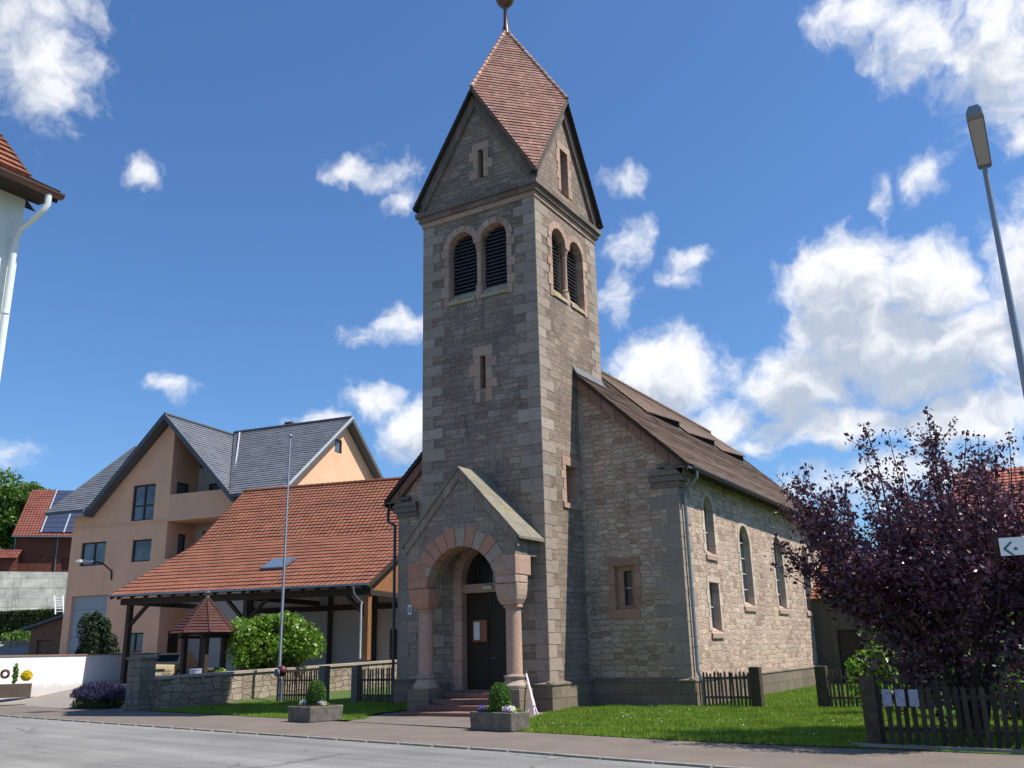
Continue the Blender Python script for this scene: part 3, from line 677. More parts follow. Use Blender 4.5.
# ---- spire roof: four diamond faces meeting at the apex
def courses(mb, L, R, row=.17, lip=.03, zkey=None):
    """stepped tile courses between left and right edge polylines, both climbing in z"""
    def at(P, z):
        for p, q in zip(P[:-1], P[1:]):
            if z <= q.z+1e-9: return p.lerp(q, 0 if abs(q.z-p.z) < 1e-9 else max(0, (z-p.z)/(q.z-p.z)))
        return P[-1].copy()
    L = [Vector(p) for p in L]; R = [Vector(p) for p in R]; z0, z1 = L[0].z, L[-1].z
    mid = [at(L, z0).lerp(at(R, z0), .5), at(L, z1).lerp(at(R, z1), .5)]
    slen = sum(((at(L, z0+(z1-z0)*(i+1)/20)-at(L, z0+(z1-z0)*i/20)).length) for i in range(20)); slen2 = (mid[1]-mid[0]).length
    n = max(2, int(max(slen2, .1)/row))
    for i in range(n):
        za, zb = z0+(z1-z0)*i/n, z0+(z1-z0)*(i+1)/n
        a, b, c, d = at(L, za), at(R, za), at(R, zb), at(L, zb)
        nrm = ((b-a)+(c-d)).cross((d-a)+(c-b))
        if nrm.length < 1e-9: continue
        nrm.normalize()
        if nrm.z < 0: nrm = -nrm
        ax = ((b-a) if (b-a).length > (c-d).length else (c-d)).normalized(); o = mid[0]
        jit = random.uniform(-.004, .004)
        uu = lambda p: (p-o).dot(ax); ns = max(1, min(40, int((b-a).length/.7))); js = [random.uniform(-.22, .22)*lip for _ in range(ns+1)]; sl = [random.uniform(-.012, .012) for _ in range(ns+1)]
        dn = ((a+b)-(c+d)).normalized() if ((a+b)-(c+d)).length > 0 else Vector((0,0,0))
        for q in range(ns):
            e0, e1 = q/ns, (q+1)/ns; lo0 = a.lerp(b, e0)+dn*(sl[q] if 0 < q else 0); lo1 = a.lerp(b, e1)+dn*(sl[q+1] if q+1 < ns else 0)
            A, B, C_, D_ = lo0+nrm*(lip+jit+js[q]), lo1+nrm*(lip+jit+js[q+1]), d.lerp(c, e1), d.lerp(c, e0)
            v0 = i*row+.012; v1 = (i+1)*row-.002
            mb.add([A, B, C_, D_], [(0, 1, 2, 3)], [[(uu(A), v0), (uu(B), v0), (uu(C_), v1), (uu(D_), v1)]])
            mb.add([lo0-nrm*.01, lo1-nrm*.01, B, A], [(0, 1, 2, 3)], [[(uu(A), v0), (uu(B), v0), (uu(B), v0+.02), (uu(A), v0+.02)]])
AP = Vector((TXC, TYC, 26.75)); OV = 2.72
def Gp(i): a = [(0, -1), (1, 0), (0, 1), (-1, 0)][i % 4]; return Vector((TXC+a[0]*OV, TYC+a[1]*OV, 22.45))
def Kp(i): a = [(1, -1), (1, 1), (-1, 1), (-1, -1)][i % 4]; return Vector((TXC+a[0]*OV, TYC+a[1]*OV, 18.08))
mb = MB()
for i in range(4): courses(mb, [Kp(i), Gp(i), AP], [Kp(i), Gp(i+1), AP], .18, .03)
spire = mb.build('tower_roof', TTILE, church)
mb = MB()
for i in range(4):
    for e in (Gp(i), Gp(i+1)):
        d = (e-Kp(i)); n_ = Vector((0, 0, -1)); m = 1
        cdir = (Vector((TXC, TYC, 20))-((e+Kp(i))/2)).normalized()
        mb.bar(Kp(i)-Vector((0, 0, .07)), e-Vector((0, 0, .08)), .06, .13, up=Vector((TXC-(e+Kp(i)).x/2, TYC-(e+Kp(i)).y/2, .1)).cross(d))
        # soffit between the verge and the wall
    for e in (Gp(i), Gp(i+1)):
        K = Kp(i); inn = Vector((TXC, TYC, 0))
        q0 = Vector((K.x, K.y, K.z-.14)); q1 = Vector((e.x, e.y, e.z-.14)); 
        s_ = .30; nrm2 = Vector((1, 0, 0)) if abs(e.x-TXC) > 1 else Vector((0, 1, 0))
        sg = 1 if (e-inn).dot(nrm2) > 0 else -1
        mb.add([q0, q1, q1-nrm2*sg*s_, q0-nrm2*sg*s_], [(0, 1, 2, 3)])
mb.build('verge_boards', DARKW, spire)
mb = MB()
for i in range(4):
    a, b = Gp(i), AP; n = 16
    for k in range(n):
        p = a.lerp(b, k/n); q = a.lerp(b, (k+1.12)/n); mb.tube([p+Vector((0, 0, .03)), q+Vector((0, 0, .015))], [.085, .06], 8)
mb.build('ridge_tiles', TTILE if False else ashlar('hip ridge tiles', [(.42, .24, .19), (.50, .32, .26), (.34, .19, .15)], .15, .3), spire, smooth=True)
mb = MB(); mb.lathe(AP.x, AP.y, [(.16, 26.55), (.13, 26.85), (.095, 27.1), (.085, 27.8), (.11, 27.86), (.10, 27.92), (.24, 28.0), (.37, 28.2), (.43, 28.45), (.41, 28.65), (.3, 28.88), (.12, 29.0), (.05, 29.2), (.03, 30.6)], 18)
mb.build('finial', COPPER, spire, smooth=True)

# ---- nave
mb = MB()
apz = 7.45+.95*(NX1+.48-NXC)
w0 = arch(30.78, 31.76, 4.75, 6.28); wl = rect(30.7, 31.72, 2.12, 3.74)
tall = [(34.6, 35.9), (39.3, 40.6), (44.0, 45.3)]
mb.panel([(NX0, G), (NX1, G), (NX1, 7.70), (NXC, 13.27), (NX0, 7.70)], [rect(-13.07, -12.33, 2.86, 4.28)], fNF, .45)
mb.panel(rect(NY0, NY1, G, 7.62), [w0, wl]+[arch(a, b, 3.1, 5.48) for a, b in tall], fNR, .42)
mb.panel(rect(NY0, NY1, G, NE), [], fNL, .4)
mb.panel([(NX0, G), (NX1, G), (NX1, 7.70), (NXC, 13.27), (NX0, 7.70)], [], fY(NY1, -1), .4)
nave = mb.build('nave_wall', NAVE, church)
mb = MB()
for fr, a, sg in ((fNF, NX1, -1), (fNR, NY0, 1), (fNF, NX0, 1)):
    mb = MB(); blocks_v(mb, fr, a, sg, .66, 6.9, .010 if fr is fNR else .012, (.5, .95), (.34, .5)); mb.build('nave_quoins', QUOIN, nave)
# plinths as rows of blocks with a sloping top course
def plinth(mb_, fr, a0, a1, pr=.14, zt=.66, seg=.8):
    mb = MB()
    for z0_, z1_ in ((G-.1, .20), (.21, zt-.08)):
        a = a0-(.0 if z0_ > 0 else 0)
        while a < a1-.02:
            b = min(a+seg*random.uniform(.7, 1.3), a1)
            if a1-b < .15: b = a1
            mb.prism(rect(a+.005, b-.005, z0_, z1_), fr, -pr-random.random()*.006, .03); a = b
    n = max(1, round((a1-a0)/1.1))
    for i in range(n):
        p, q = a0+(a1-a0)*i/n+.004, a0+(a1-a0)*(i+1)/n-.004
        f = [fr(p, zt-.075, -pr-.03), fr(q, zt-.075, -pr-.03), fr(q, zt-.075, .02), fr(p, zt-.075, .02)]
        g = [fr(p, zt-.03, -pr-.03), fr(q, zt-.03, -pr-.03), fr(q, zt+.05, .02), fr(p, zt+.05, .02)]
        mb.hexa(f, g)
    mb.build('plinth_stones', PLINTH, church)
plinth(mb, fTF, TX0-.16, -17.9, .16); plinth(mb, fTF, -15.0, TX1+.16, .16); plinth(mb, fTR, TY0-.16, NY0-.1, .16); plinth(mb, fTL, TY0-.16, NY0, .16)
plinth(mb, fNF, TX1+.17, NX1+.14); plinth(mb, fNR, NY0-.14, NY1); plinth(mb, fNF, NX0-.14, TX0-.17)
# nave front window
mb = MB(); surround(mb, fNF, -13.07, -12.33, 2.86, 4.28, False, .2, .025, jw=(.0, .03), bottom=False, lintel=.26); mb.prism(rect(-13.32, -12.2, 2.58, 2.85), fNF, -.04, .06)
mb.prism(rect(-13.069, -12.80, 2.861, 4.279), fNF, .16, .40); mb.prism(rect(-12.50, -12.331, 2.861, 4.279), fNF, .16, .40); mb.prism(rect(-12.8, -12.5, 4.12, 4.279), fNF, .16, .40); mb.prism(rect(-12.8, -12.5, 2.861, 2.98), fNF, .16, .40)
mb.build('front_window_surround', ORANGEB, church)
def window(fr, outline, d, bars_h, bars_v, name='church_window', fw=.04):
    mb = MB(); mb.add([fr(a, b, d) for a, b in outline], [tuple(range(len(outline)))]); o = mb.build(name, LEADG, church)
    a0 = min(p[0] for p in outline); a1 = max(p[0] for p in outline); b0 = min(p[1] for p in outline); b1 = max(p[1] for p in outline)
    f = MB()
    for h in bars_h: f.prism(rect(a0, a1, h-.018, h+.018), fr, d-.035, d-.004)
    for v in bars_v: f.prism(rect(v-.012, v+.012, b0, b1-.1), fr, d-.03, d-.006)
    for a in (a0, a1): f.prism(rect(a-fw/2, a+fw/2, b0, b1-(a1-a0)*.5), fr, d-.045, d-.002)
    f.prism(rect(a0, a1, b0, b0+fw), fr, d-.046, d-.001)
    f.build('frame', FRAMEW, o); return o
window(fNF, rect(-12.82, -12.48, 2.95, 4.14), .30, [3.56], [])
# side windows
def sidewin(a, b, zb, zs, arched):
    mb = None; ms = MB()
    surround(mb, fNR, a, b, zb, zs, arched, .17, .02, n=9, jw=(.0, .1), bottom=False, lintel=.2)
    ms.hexa([fNR(a-.1, zb-.24, -.06), fNR(b+.1, zb-.24, -.06), fNR(b, zb-.24, .24), fNR(a, zb-.24, .24)], [fNR(a-.1, zb-.08, -.06), fNR(b+.1, zb-.08, -.06), fNR(b, zb+.12, .24), fNR(a, zb+.12, .24)])
    ms.build('window_sill', SAND, church)
    out = arch(a, b, zb, zs) if arched else rect(a, b, zb, zs)
    window(fNR, out, .25, [zb+(zs-zb)*k/4 for k in range(1, 5)] if arched and zs-zb > 2 else [zb+(zs-zb)*.5], [(a+b)/2] if arched and zs-zb > 2 else [])
sidewin(30.78, 31.76, 4.75, 6.28, True); sidewin(30.7, 31.72, 2.12, 3.74, False)
for a, b in tall: sidewin(a, b, 3.1, 5.48, True)
# nave roof
XE, XW = NX1+.50, NX0-.50; ZE = 7.42; ZR = ZE+.95*(XE-NXC); YV, YB = 28.13, 49.8
mb = MB()
courses(mb, [(XE, YV, ZE), (NXC, YV, ZR)], [(XE, YB, ZE), (NXC, YB, ZR)], .2, .024)
courses(mb, [(XW, YB, ZE), (NXC, YB, ZR)], [(XW, YV, ZE), (NXC, YV, ZR)], .2, .035)
nroof = mb.build('nave_roof', NTILE, church)
mb = MB()
for k in range(54): mb.tube([(NXC, YV+.4*k, ZR+.02), (NXC, YV+.4*k+.43, ZR+.035)], [.10, .13], 8)
mb.build('ridge_tiles', ashlar('mossy ridge tiles', [(.15, .10, .075), (.19, .12, .09)], .15, .3), nroof, smooth=True)
mb = MB()
for xe in (XE, XW):
    sg = 1 if xe > NXC else -1
    mb.bar((xe, YV+.05, ZE-.09), (NXC, YV+.05, ZR-.09), .06, .11, up=(.95*sg, 0, 1))
    mb.add([(xe-.02*sg, YV, ZE-.05), (xe-.02*sg, YB, ZE-.05), (xe-.55*sg, YB, ZE-.08), (xe-.55*sg, YV, ZE-.08)], [(0, 1, 2, 3)])
    mb.bar((xe-.04*sg, YV, ZE-.13), (xe-.04*sg, YB, ZE-.13), .03, .2)
mb.build('eaves_boards', DARKW, nroof)
# raking stone band and kneelers on the front gable
for sg in (1, -1):
    mb = MB(); xe = NX1+.3 if sg > 0 else NX0-.3; n = 13; A = Vector((xe, 7.38)); B = Vector((NXC, 7.38+.95*abs(xe-NXC))); d = (B-A)/n; nn = Vector((0, -.40))
    for i in range(n):
        p = A+d*(i+.02)+Vector((0, .05)); q = A+d*(i+.98)+Vector((0, .05)); mb.prism([tuple(p), tuple(q), tuple(q+nn), tuple(p+nn)], fNF, -.20, .03)
    mb.build('raking_gable_band', PINKD, church)
for sg, x in ((1, NX1), (-1, NX0)):
    mb = MB()
    for k, (z0_, z1_, e) in enumerate(((6.72, 6.92, .08), (6.925, 7.12, .2), (7.125, 7.30, .32))):
        mb.box(x-sg*.95, x+sg*e, NY0-.06-.07*k, NY0+.5, z0_, z1_)
    mb.box(min(x-sg*.3, x+sg*.45), max(x-sg*.3, x+sg*.45), NY0-.27, NY0+.5, 7.301, 7.375)
    mb.box(min(x-sg*.6, x+sg*.27), max(x-sg*.6, x+sg*.27), NY0-.17, NY0+.48, 7.378, 7.52)
    mb.build('kneeler', CORN, church)
# flashing where the nave roof meets the tower
mb = MB()
mb.hexa([(TX1+.002, YV+.02, ZE+.95*(XE-TX1)+.02), (TX1+.16, YV+.02, ZE+.95*(XE-TX1-.16)+.05), (TX1+.16, TY1, ZE+.95*(XE-TX1-.16)+.05), (TX1+.002, TY1, ZE+.95*(XE-TX1)+.02)],
        [(TX1+.002, YV+.02, ZE+.95*(XE-TX1)+.24), (TX1+.17, YV+.02, ZE+.95*(XE-TX1-.17)+.08), (TX1+.17, TY1, ZE+.95*(XE-TX1-.17)+.08), (TX1+.002, TY1, ZE+.95*(XE-TX1)+.24)])
mb.build('roof_flashing', LEAD, nroof)
# three low wedge dormers whose dark openings grow towards the far end
zr = lambda x: ZE+.95*(XE-x)
for ya, yb_ in ((33.6, 37.7), (38.3, 42.4), (43.0, 47.0)):
    X_ = -13.75; xt = -16.28; z0_ = zr(X_); h0, h1 = .05, .40
    P = [Vector((X_+.12, ya, z0_+h0-.07)), Vector((X_+.12, yb_+.08, z0_+h1-.07)), Vector((xt, yb_+.08, zr(xt)+.05)), Vector((xt, ya, zr(xt)+.05))]
    mb = MB(); n = 17
    for k in range(n):
        a, b, c, d = P[0].lerp(P[3], k/n), P[1].lerp(P[2], k/n), P[1].lerp(P[2], (k+1)/n), P[0].lerp(P[3], (k+1)/n); up = Vector((0, 0, .03))
        mb.add([a+up, b+up, c, d], [(0, 1, 2, 3)], [[(a.y, k*.2+.01), (b.y, k*.2+.01), (c.y, k*.2+.19), (d.y, k*.2+.19)]])
        mb.add([a-up, b-up, b+up, a+up], [(0, 1, 2, 3)], [[(a.y, k*.2), (b.y, k*.2), (b.y, k*.2+.02), (a.y, k*.2+.02)]])
    dm = mb.build('dormer', NTILE, church)
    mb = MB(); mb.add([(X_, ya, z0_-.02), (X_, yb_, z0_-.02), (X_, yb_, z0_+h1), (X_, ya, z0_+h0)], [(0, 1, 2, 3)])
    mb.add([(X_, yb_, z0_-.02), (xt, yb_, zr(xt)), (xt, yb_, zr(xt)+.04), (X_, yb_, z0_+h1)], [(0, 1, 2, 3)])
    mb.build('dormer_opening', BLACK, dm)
    mb = MB(); P = [Vector((X_+.02+t_, y, zr(X_+.02+t_)+.055)) for t_, y in ((0, yb_-.45), (0, yb_-.1), (.2, yb_-.1), (.2, yb_-.45))]; mb.add(P, [(0, 1, 2, 3)]); mb.build('lead_apron', LEAD, dm)
# gutters and downpipes
def gutter(x, y0, y1, z, mat, sg):
    mb = MB(); n = 8; r = .105; vs = []
    for y in (y0, y1):
        for k in range(n+1): t = pi+pi*k/n; vs.append((x+r*cos(t), y, z+r*sin(t)))
        for k in range(n, -1, -1): t = pi+pi*k/n; vs.append((x+(r-.012)*cos(t), y, z+(r-.012)*sin(t)))
    m = 2*(n+1); mb.add(vs, [(i, (i+1) % m, m+(i+1) % m, m+i) for i in range(m)]+[tuple(range(m)), tuple(range(2*m-1, m-1, -1))])
    return mb.build('gutter', mat, church)
gutter(XE+.08, YV+.1, YB, ZE-.10, DZINC, 1); gutter(XW-.08, YV+.1, YB, ZE-.10, DZINC, -1)
mb = MB(); X_ = NX1+.11; mb.tube([(XE+.08, 28.75, ZE-.15), (XE+.08, 28.75, ZE-.42), (X_+.05, 28.72, ZE-.85), (X_, 28.72, ZE-1.0), (X_, 28.72, .9), (X_+.13, 28.72, .55), (X_+.13, 28.72, G+.05)], .055, 10)
for z in (1.6, 3.4, 5.2): mb.tube([(X_, 28.72, z), (X_, 28.72, z+.06)], .07, 10)
mb.build('downpipe', ZINC, church, smooth=True)
mb = MB(); X_ = NX0-.10; mb.tube([(XW-.08, 28.55, ZE-.15), (XW-.08, 28.5, ZE-.55), (XW+.02, 28.4, ZE-.8), (X_-.02, 28.36, ZE-.98), (X_, 28.34, ZE-1.1), (X_, 28.34, G+.05)], .06, 10)
for z in (1.6, 3.4, 5.2): mb.tube([(X_, 28.34, z), (X_, 28.34, z+.06)], .075, 10)
mb.build('downpipe', DZINC, church, smooth=True)

# ---- porch
PC, PH = -16.42, 2.02; PY = 24.2; fP = fY(PY)
mb = MB()
zc, ra = 3.55, 1.32
arcpts = [(PC+ra*cos(pi*i/22), zc+ra*sin(pi*i/22)) for i in range(23)]
out = [(PC-PH+.0, 3.62), (PC-ra, 3.62)] + [p for p in reversed(arcpts) if p[1] > 3.63] + [(PC+ra, 3.62), (PC+PH, 3.62), (PC+PH, 5.16), (PC, 7.31), (PC-PH, 5.16)]
tr = tessellate_polygon([[Vector((a, b, 0)) for a, b in out]]); n = len(out)
mb.add([fP(a, b, 0) for a, b in out]+[fP(a, b, .75) for a, b in out], [tuple(t) for t in tr]+[tuple(i+n for i in t) for t in tr]+[(i, (i+1) % n, n+(i+1) % n, n+i) for i in range(n)])
for sg in (-1, 1): mb.box(PC+sg*(PH-.55), PC+sg*(PH-.02), PY+.752, TY0, 4.47, 5.0)
porch = mb.build('porch_wall', PORCH, church)
mb = MB(); mo = MB(); nv = 13   # voussoirs, alternating red and grey
for i in range(nv):
    t0, t1 = .09+(pi-.18)*i/nv+.01, .09+(pi-.18)*(i+1)/nv-.01; ow = .56+.06*(i % 2)
    pts = [(PC+(ra-.015)*cos(t), zc+(ra-.015)*sin(t)) for t in (t0, (t0+t1)/2, t1)]+[(PC+(ra+ow)*cos(t), zc+(ra+ow)*sin(t)) for t in (t1, (t0+t1)/2, t0)]
    if PC-PH > min(p[0] for p in pts) or PC+PH < max(p[0] for p in pts): continue
    mo = MB(); mo.prism(pts, fP, -.025, .40); mo.build('voussoir', BUFF if i in (1, 2, 4, 6, 11) else ORANGE, porch)
for sg in (-1, 1):      # corbelled capitals, columns, bases
    cx, cy = PC+sg*1.65, PY+.45
    xo, xi = cx+sg*.40, PC+sg*ra
    mb = MB(); mb.box(min(xo, xi-sg*.0), max(xo, xi), PY-.03, PY+.92, 3.87, 4.47); mb.box(min(xo-sg*.01, xi), max(xo-sg*.01, xi), PY-.028, PY+.70, 3.63, 3.862)
    rings = []
    for z, h in ((2.98, .26), (3.05, .29), (3.15, .335), (3.28, .365), (3.45, .385), (3.622, .39)):
        yb = .12*(z-2.98)/.64; rings.append([(cx-h, cy-h-.03, z), (cx+h, cy-h-.03, z), (cx+h, cy+h-.1-yb*.3, z), (cx-h, cy+h-.1-yb*.3, z)])
    mb.loft(rings); mb.build('corbel_capital', ORANGE if sg < 0 else SAND, porch, bevel=.03)
    mb = MB(); mb.lathe(cx, cy, [(.255, .93), (.245, .99), (.235, 2.88), (.29, 2.9), (.30, 2.94), (.27, 2.985)], 24); mb.build('column_shaft', SAND if sg < 0 else SAND, porch, smooth=True)
    mb = MB(); mb.lathe(cx, cy, [(.40, .54), (.42, .58), (.42, .64), (.36, .70), (.31, .76), (.29, .82), (.33, .85), (.34, .9), (.31, .94), (.25, .955)], 24); mb.build('column_base', BUFF, porch, smooth=True)
    mb = MB(); mb.box(cx-.41, cx+.41, cy-.43, cy+.41, G-.05, .18); mb.box(cx-.39, cx+.39, cy-.41, cy+.39, .185, .54); mb.build('pedestal', PLINTH, porch, bevel=.015)
# yellowish corner stones over the capitals, raking copings
mb = MB()
for sg in (-1, 1):
    x = PC+sg*PH; x += sg*.008; mb.box(min(x, x-sg*.42), max(x, x-sg*.42), PY-.012, PY+.3, 4.48, 4.99)
    A = Vector((PC+sg*2.16, 5.02)); B = Vector((PC, 7.34)); n = 7; d = (B-A)/n
    for i in range(n):
        p = A+d*(i+.02); q = A+d*(i+.98); nn = Vector((0, -.32)); mb.prism([tuple(p), tuple(q), tuple(q+nn), tuple(p+nn)], fP, -.07, .05)
mb.build('gable_coping_stones', ashlar('porch coping stone', [(.24,.20,.16), (.28,.23,.18), (.22,.18,.15)], .1, .4), porch)
mb = MB()
for sg in (-1, 1):
    for j in range(5):
        for k in range(2):
            A = Vector((PC+sg*2.26, 0, 4.93)).lerp(Vector((PC, 0, 7.36)), j/5+.003); B = Vector((PC+sg*2.26, 0, 4.93)).lerp(Vector((PC, 0, 7.36)), (j+1)/5-.003)
            y0_, y1_ = PY-.12+k*.81+.004, PY-.12+(k+1)*.81-.006; th = Vector((0, 0, .075+.008*((j+k) % 2)))
            P = [Vector((A.x, y0_, A.z)), Vector((A.x, y1_, A.z)), Vector((B.x, y1_, B.z)), Vector((B.x, y0_, B.z))]
            mb.hexa(P, [p+th for p in P])
mb.build('porch_roof', PTILE, church)
mb = MB(); mb.box(PC-1.55, PC+1.55, PY+.76, TY0-.01, 5.0, 5.05); mb.build('porch_ceiling', DARKW, porch)
# steps
mb = MB()
for i, (y, z, hw) in enumerate(((23.1, -.06, 1.55), (23.75, .09, 1.35), (24.35, .24, 1.2), (24.95, .40, 1.2))):
    n = 3
    for k in range(n): mb.box(PC-hw+2*hw*k/n+.004, PC-hw+2*hw*(k+1)/n-.004, y, 26.1, G-.05 if i == 0 else z-.15+.002, z)
mb.build('entrance_step', STEP, church, bevel=.012)
# door
mb = MB(); surround(mb, fY(TY0), -17.4, -15.44, .45, 3.98, True, .30, .02, n=11, depth=.43, jw=(.0, .03), bottom=False)
mb.prism(rect(-17.4, -15.44, 3.50, 3.78), fY(TY0), .10, .36); mb.build('door_surround', SAND, church)
mb = MB()
for k in range(2):
    a = -17.4+.98*k; mb.prism(rect(a+.005, a+.975, .41, 3.499), fTF, .30, .36)
    for z0_, z1_ in ((.6, 1.45), (1.55, 2.4), (2.5, 3.35)): mb.prism(rect(a+.13, a+.85, z0_, z1_), fTF, .285, .30)
door = mb.build('door', DOORW, church); mb = MB(); mb.tube([fTF(-16.35, 1.42, .29), fTF(-16.35, 1.42, .22), fTF(-16.22, 1.42, .22)], .014, 8); mb.build('handle', ZINC, door)
mb = MB(); mb.add([fTF(a, b, .33) for a, b in arch(-17.4, -15.44, 3.78, 3.98, 16)], [tuple(range(19))]); fan = mb.build('fanlight', GLASS, church)
mb = MB()
for k in (-.5, 0, .5): mb.prism(rect(PC+k-.02, PC+k+.02, 3.79, 4.7), fTF, .30, .327)
mb.build('glazing_bars', FRAMED, fan)
mb = MB(); mb.box(-16.55, -16.2, TY0-.02, TY0+.09, 3.58, 3.70); mb.build('entrance_lamp', plain('lamp diffuser', (.5, .5, .45), .4), church, bevel=.03)
# things fixed to the church
nc = thing('notice_case', (-16.82, 25.95, 1.9), 'small wooden notice case with a white sheet on the dark church door', 'notice case')
mb = MB(); mb.box(-17.1, -16.55, 25.90, 25.975, 1.93, 2.62); mb.build('case', WOODP, nc, bevel=.01)
mb = MB(); mb.box(-17.04, -16.82, 25.89, 25.899, 2.0, 2.56); mb.build('sheet', plain('white paper', (.62, .65, .70), .7, .3, .06), nc)
mb = MB(); mb.box(-21.68, -21.50, 28.40, 28.432, 3.02, 3.38); pl = mb.build('wall_plate', WHITEP, None, origin=(-21.6, 28.43, 3.2)); tag(pl, 'small white enamel plate on the church wall left of the porch', 'wall plate')
mb = MB(); mb.box(-21.64, -21.54, 28.393, 28.398, 3.1, 3.3); mb.build('plate_print', plain('grey print', (.25, .26, .28), .5, .3), pl)
# annex on the right flank of the nave
ax = thing('annex', (-8.3, 47.5, G), 'low dark annex with red tiled lean-to roof beside the far end of the nave', 'annex')
mb = MB(); fA = fY(45.0); mb.panel(rect(NX1+.002, -5.0, G, 3.62), [rect(-9.6, -8.5, G+.1, 2.2)], fA, .2, True); mb.panel(rect(45, 50, G, 3.62), [], fX(-5.0), .2); mb.build('wall', plain('dark annex boarding', (.10, .085, .07), .9, .15, .3, 5), ax)
mb = MB(); courses(mb, [(NX1+.02, 44.7, 3.62), (NX1+.02, 48.2, 5.6)], [(-4.7, 44.7, 3.62), (-4.7, 48.2, 5.6)], .3, .04); mb.build('roof', CTILE, ax)
mb = MB(); mb.prism(rect(-9.58, -8.52, G+.12, 2.18), fA, .15, .19); mb.build('door', DARKW, ax)

# ================================================================== things on the lawns
def fence(name, p, q, label, mat, posts, gap=.115, h=1.12, pw=.065, rails=(.32, .88), post_r=.11, post_h=None, pmat=None, group=None, postpos=()):
    p, q = Vector((*p, 0)), Vector((*q, 0)); t = thing(name, (p.x, p.y, G), label, 'fence', group); L = (q-p).length; d = (q-p)/L; nrm = Vector((-d.y, d.x, 0))
    n = int(L/gap)
    mb = MB()
    for i in range(n+1):
        s = p+d*(i*gap+random.uniform(-.008, .008)); hh = h+random.uniform(-.05, .02); ln = random.uniform(-.025, .025)
        a = s+Vector((0, 0, G+.06))-nrm*.035; b = s+d*ln+Vector((0, 0, G+hh-.05))-nrm*.035
        wv = d*(pw/2); dv = nrm*.011
        mb.hexa([a-wv-dv, a+wv-dv, a+wv+dv, a-wv+dv], [b-wv-dv, b+wv-dv, b+wv+dv, b-wv+dv])
        tp = b+Vector((0, 0, .05)); mb.add([b-wv-dv, b+wv-dv, tp-dv, b-wv+dv, b+wv+dv, tp+dv], [(0, 1, 2), (5, 4, 3), (0, 2, 5, 3), (1, 4, 5, 2)])
    o = mb.build('pickets', mat, t)
    for z in rails:
        mb = MB(); mb.bar(p+Vector((0, 0, G+z)), q+Vector((0, 0, G+z)), .045, .07); mb.build('rail', mat, t)
    for s in postpos:
        c = p+d*s; mb = MB(); ph = post_h or h+.08; mb.box(c.x-post_r, c.x+post_r, c.y-post_r, c.y+post_r, G-.05, G+ph); mb.build('post', pmat or mat, t, bevel=.02)
    return t
STPOST = plain('mossy stone fence post', (.13, .125, .11), .95, .1, .35, 8, bs=.6, bscale=25)
LPOST = plain('weathered stone post', (.17,.15,.125), .95, .1, .35, 8, bs=.6, bscale=25)
WPOST = plain('mossy timber post', (.075, .06, .042), .95, .1, .4, 9)
fence('picket_fence', (-10.22, 28.5), (-8.75, 28.5), 'short dark picket fence between the church corner and the lawn gap', FENCEW, 0, postpos=(1.62,), post_r=.16, post_h=1.2, pmat=WPOST, h=1.08)
fence('picket_fence', (-6.55, 28.5), (-1.5, 28.5), 'dark picket fence with thick end post running behind the purple tree', FENCEW, 0, postpos=(-.1, 2.6, 5.05), post_r=.16, post_h=1.2, pmat=WPOST, h=1.1)
fence('picket_fence', (-3.34, 18.6), (5.0, 17.65), 'grey brown picket fence at the pavement with three paper notices on it', FENCEG, 0, postpos=(-.18, 2.9, 5.8), post_r=.13, post_h=1.25, pmat=WPOST, h=1.12, gap=.145, pw=.085)
fence('picket_fence', (-28.3, 28.5), (-26.05, 28.5), 'dark picket fence behind the left planter, beside the flagpole', FENCEW, 0, postpos=(2.45,), post_r=.16, post_h=1.42, pmat=LPOST, h=1.3, gap=.13)
fence('picket_fence', (-24.0, 28.5), (-22.35, 28.5), 'dark picket fence between a stone post and the left church wall', FENCEW, 0, postpos=(-.2,), post_r=.15, post_h=1.42, pmat=LPOST, h=1.32, gap=.13)
for k, x in enumerate((-3.20, -2.97, -2.74)):
    y = 18.6-.115*(x+3.34); mb = MB(); mb.box(x-.08, x+.08, y-.075, y-.055, .52, .81)
    o = mb.build('paper_notice', PAPER, None, origin=(x, y-.065, .66)); tag(o, ['bluish paper notice on the pavement fence, the one nearest its end post', 'bluish paper notice on the pavement fence, between two other notices', 'bluish paper notice on the pavement fence, farthest of three from the end post'][k], 'notice', 'paper notices pinned to the pavement fence')
mb = MB(); mb.hexa([(-3.9, 18.30, G), (6, 17.2, G), (6, 17.32, G), (-3.9, 18.42, G)], [(-3.9, 18.30, G+.09), (6, 17.2, G+.09), (6, 17.32, G+.09), (-3.9, 18.42, G+.09)]); o = mb.build('edging_kerb', KERB); struct(o)

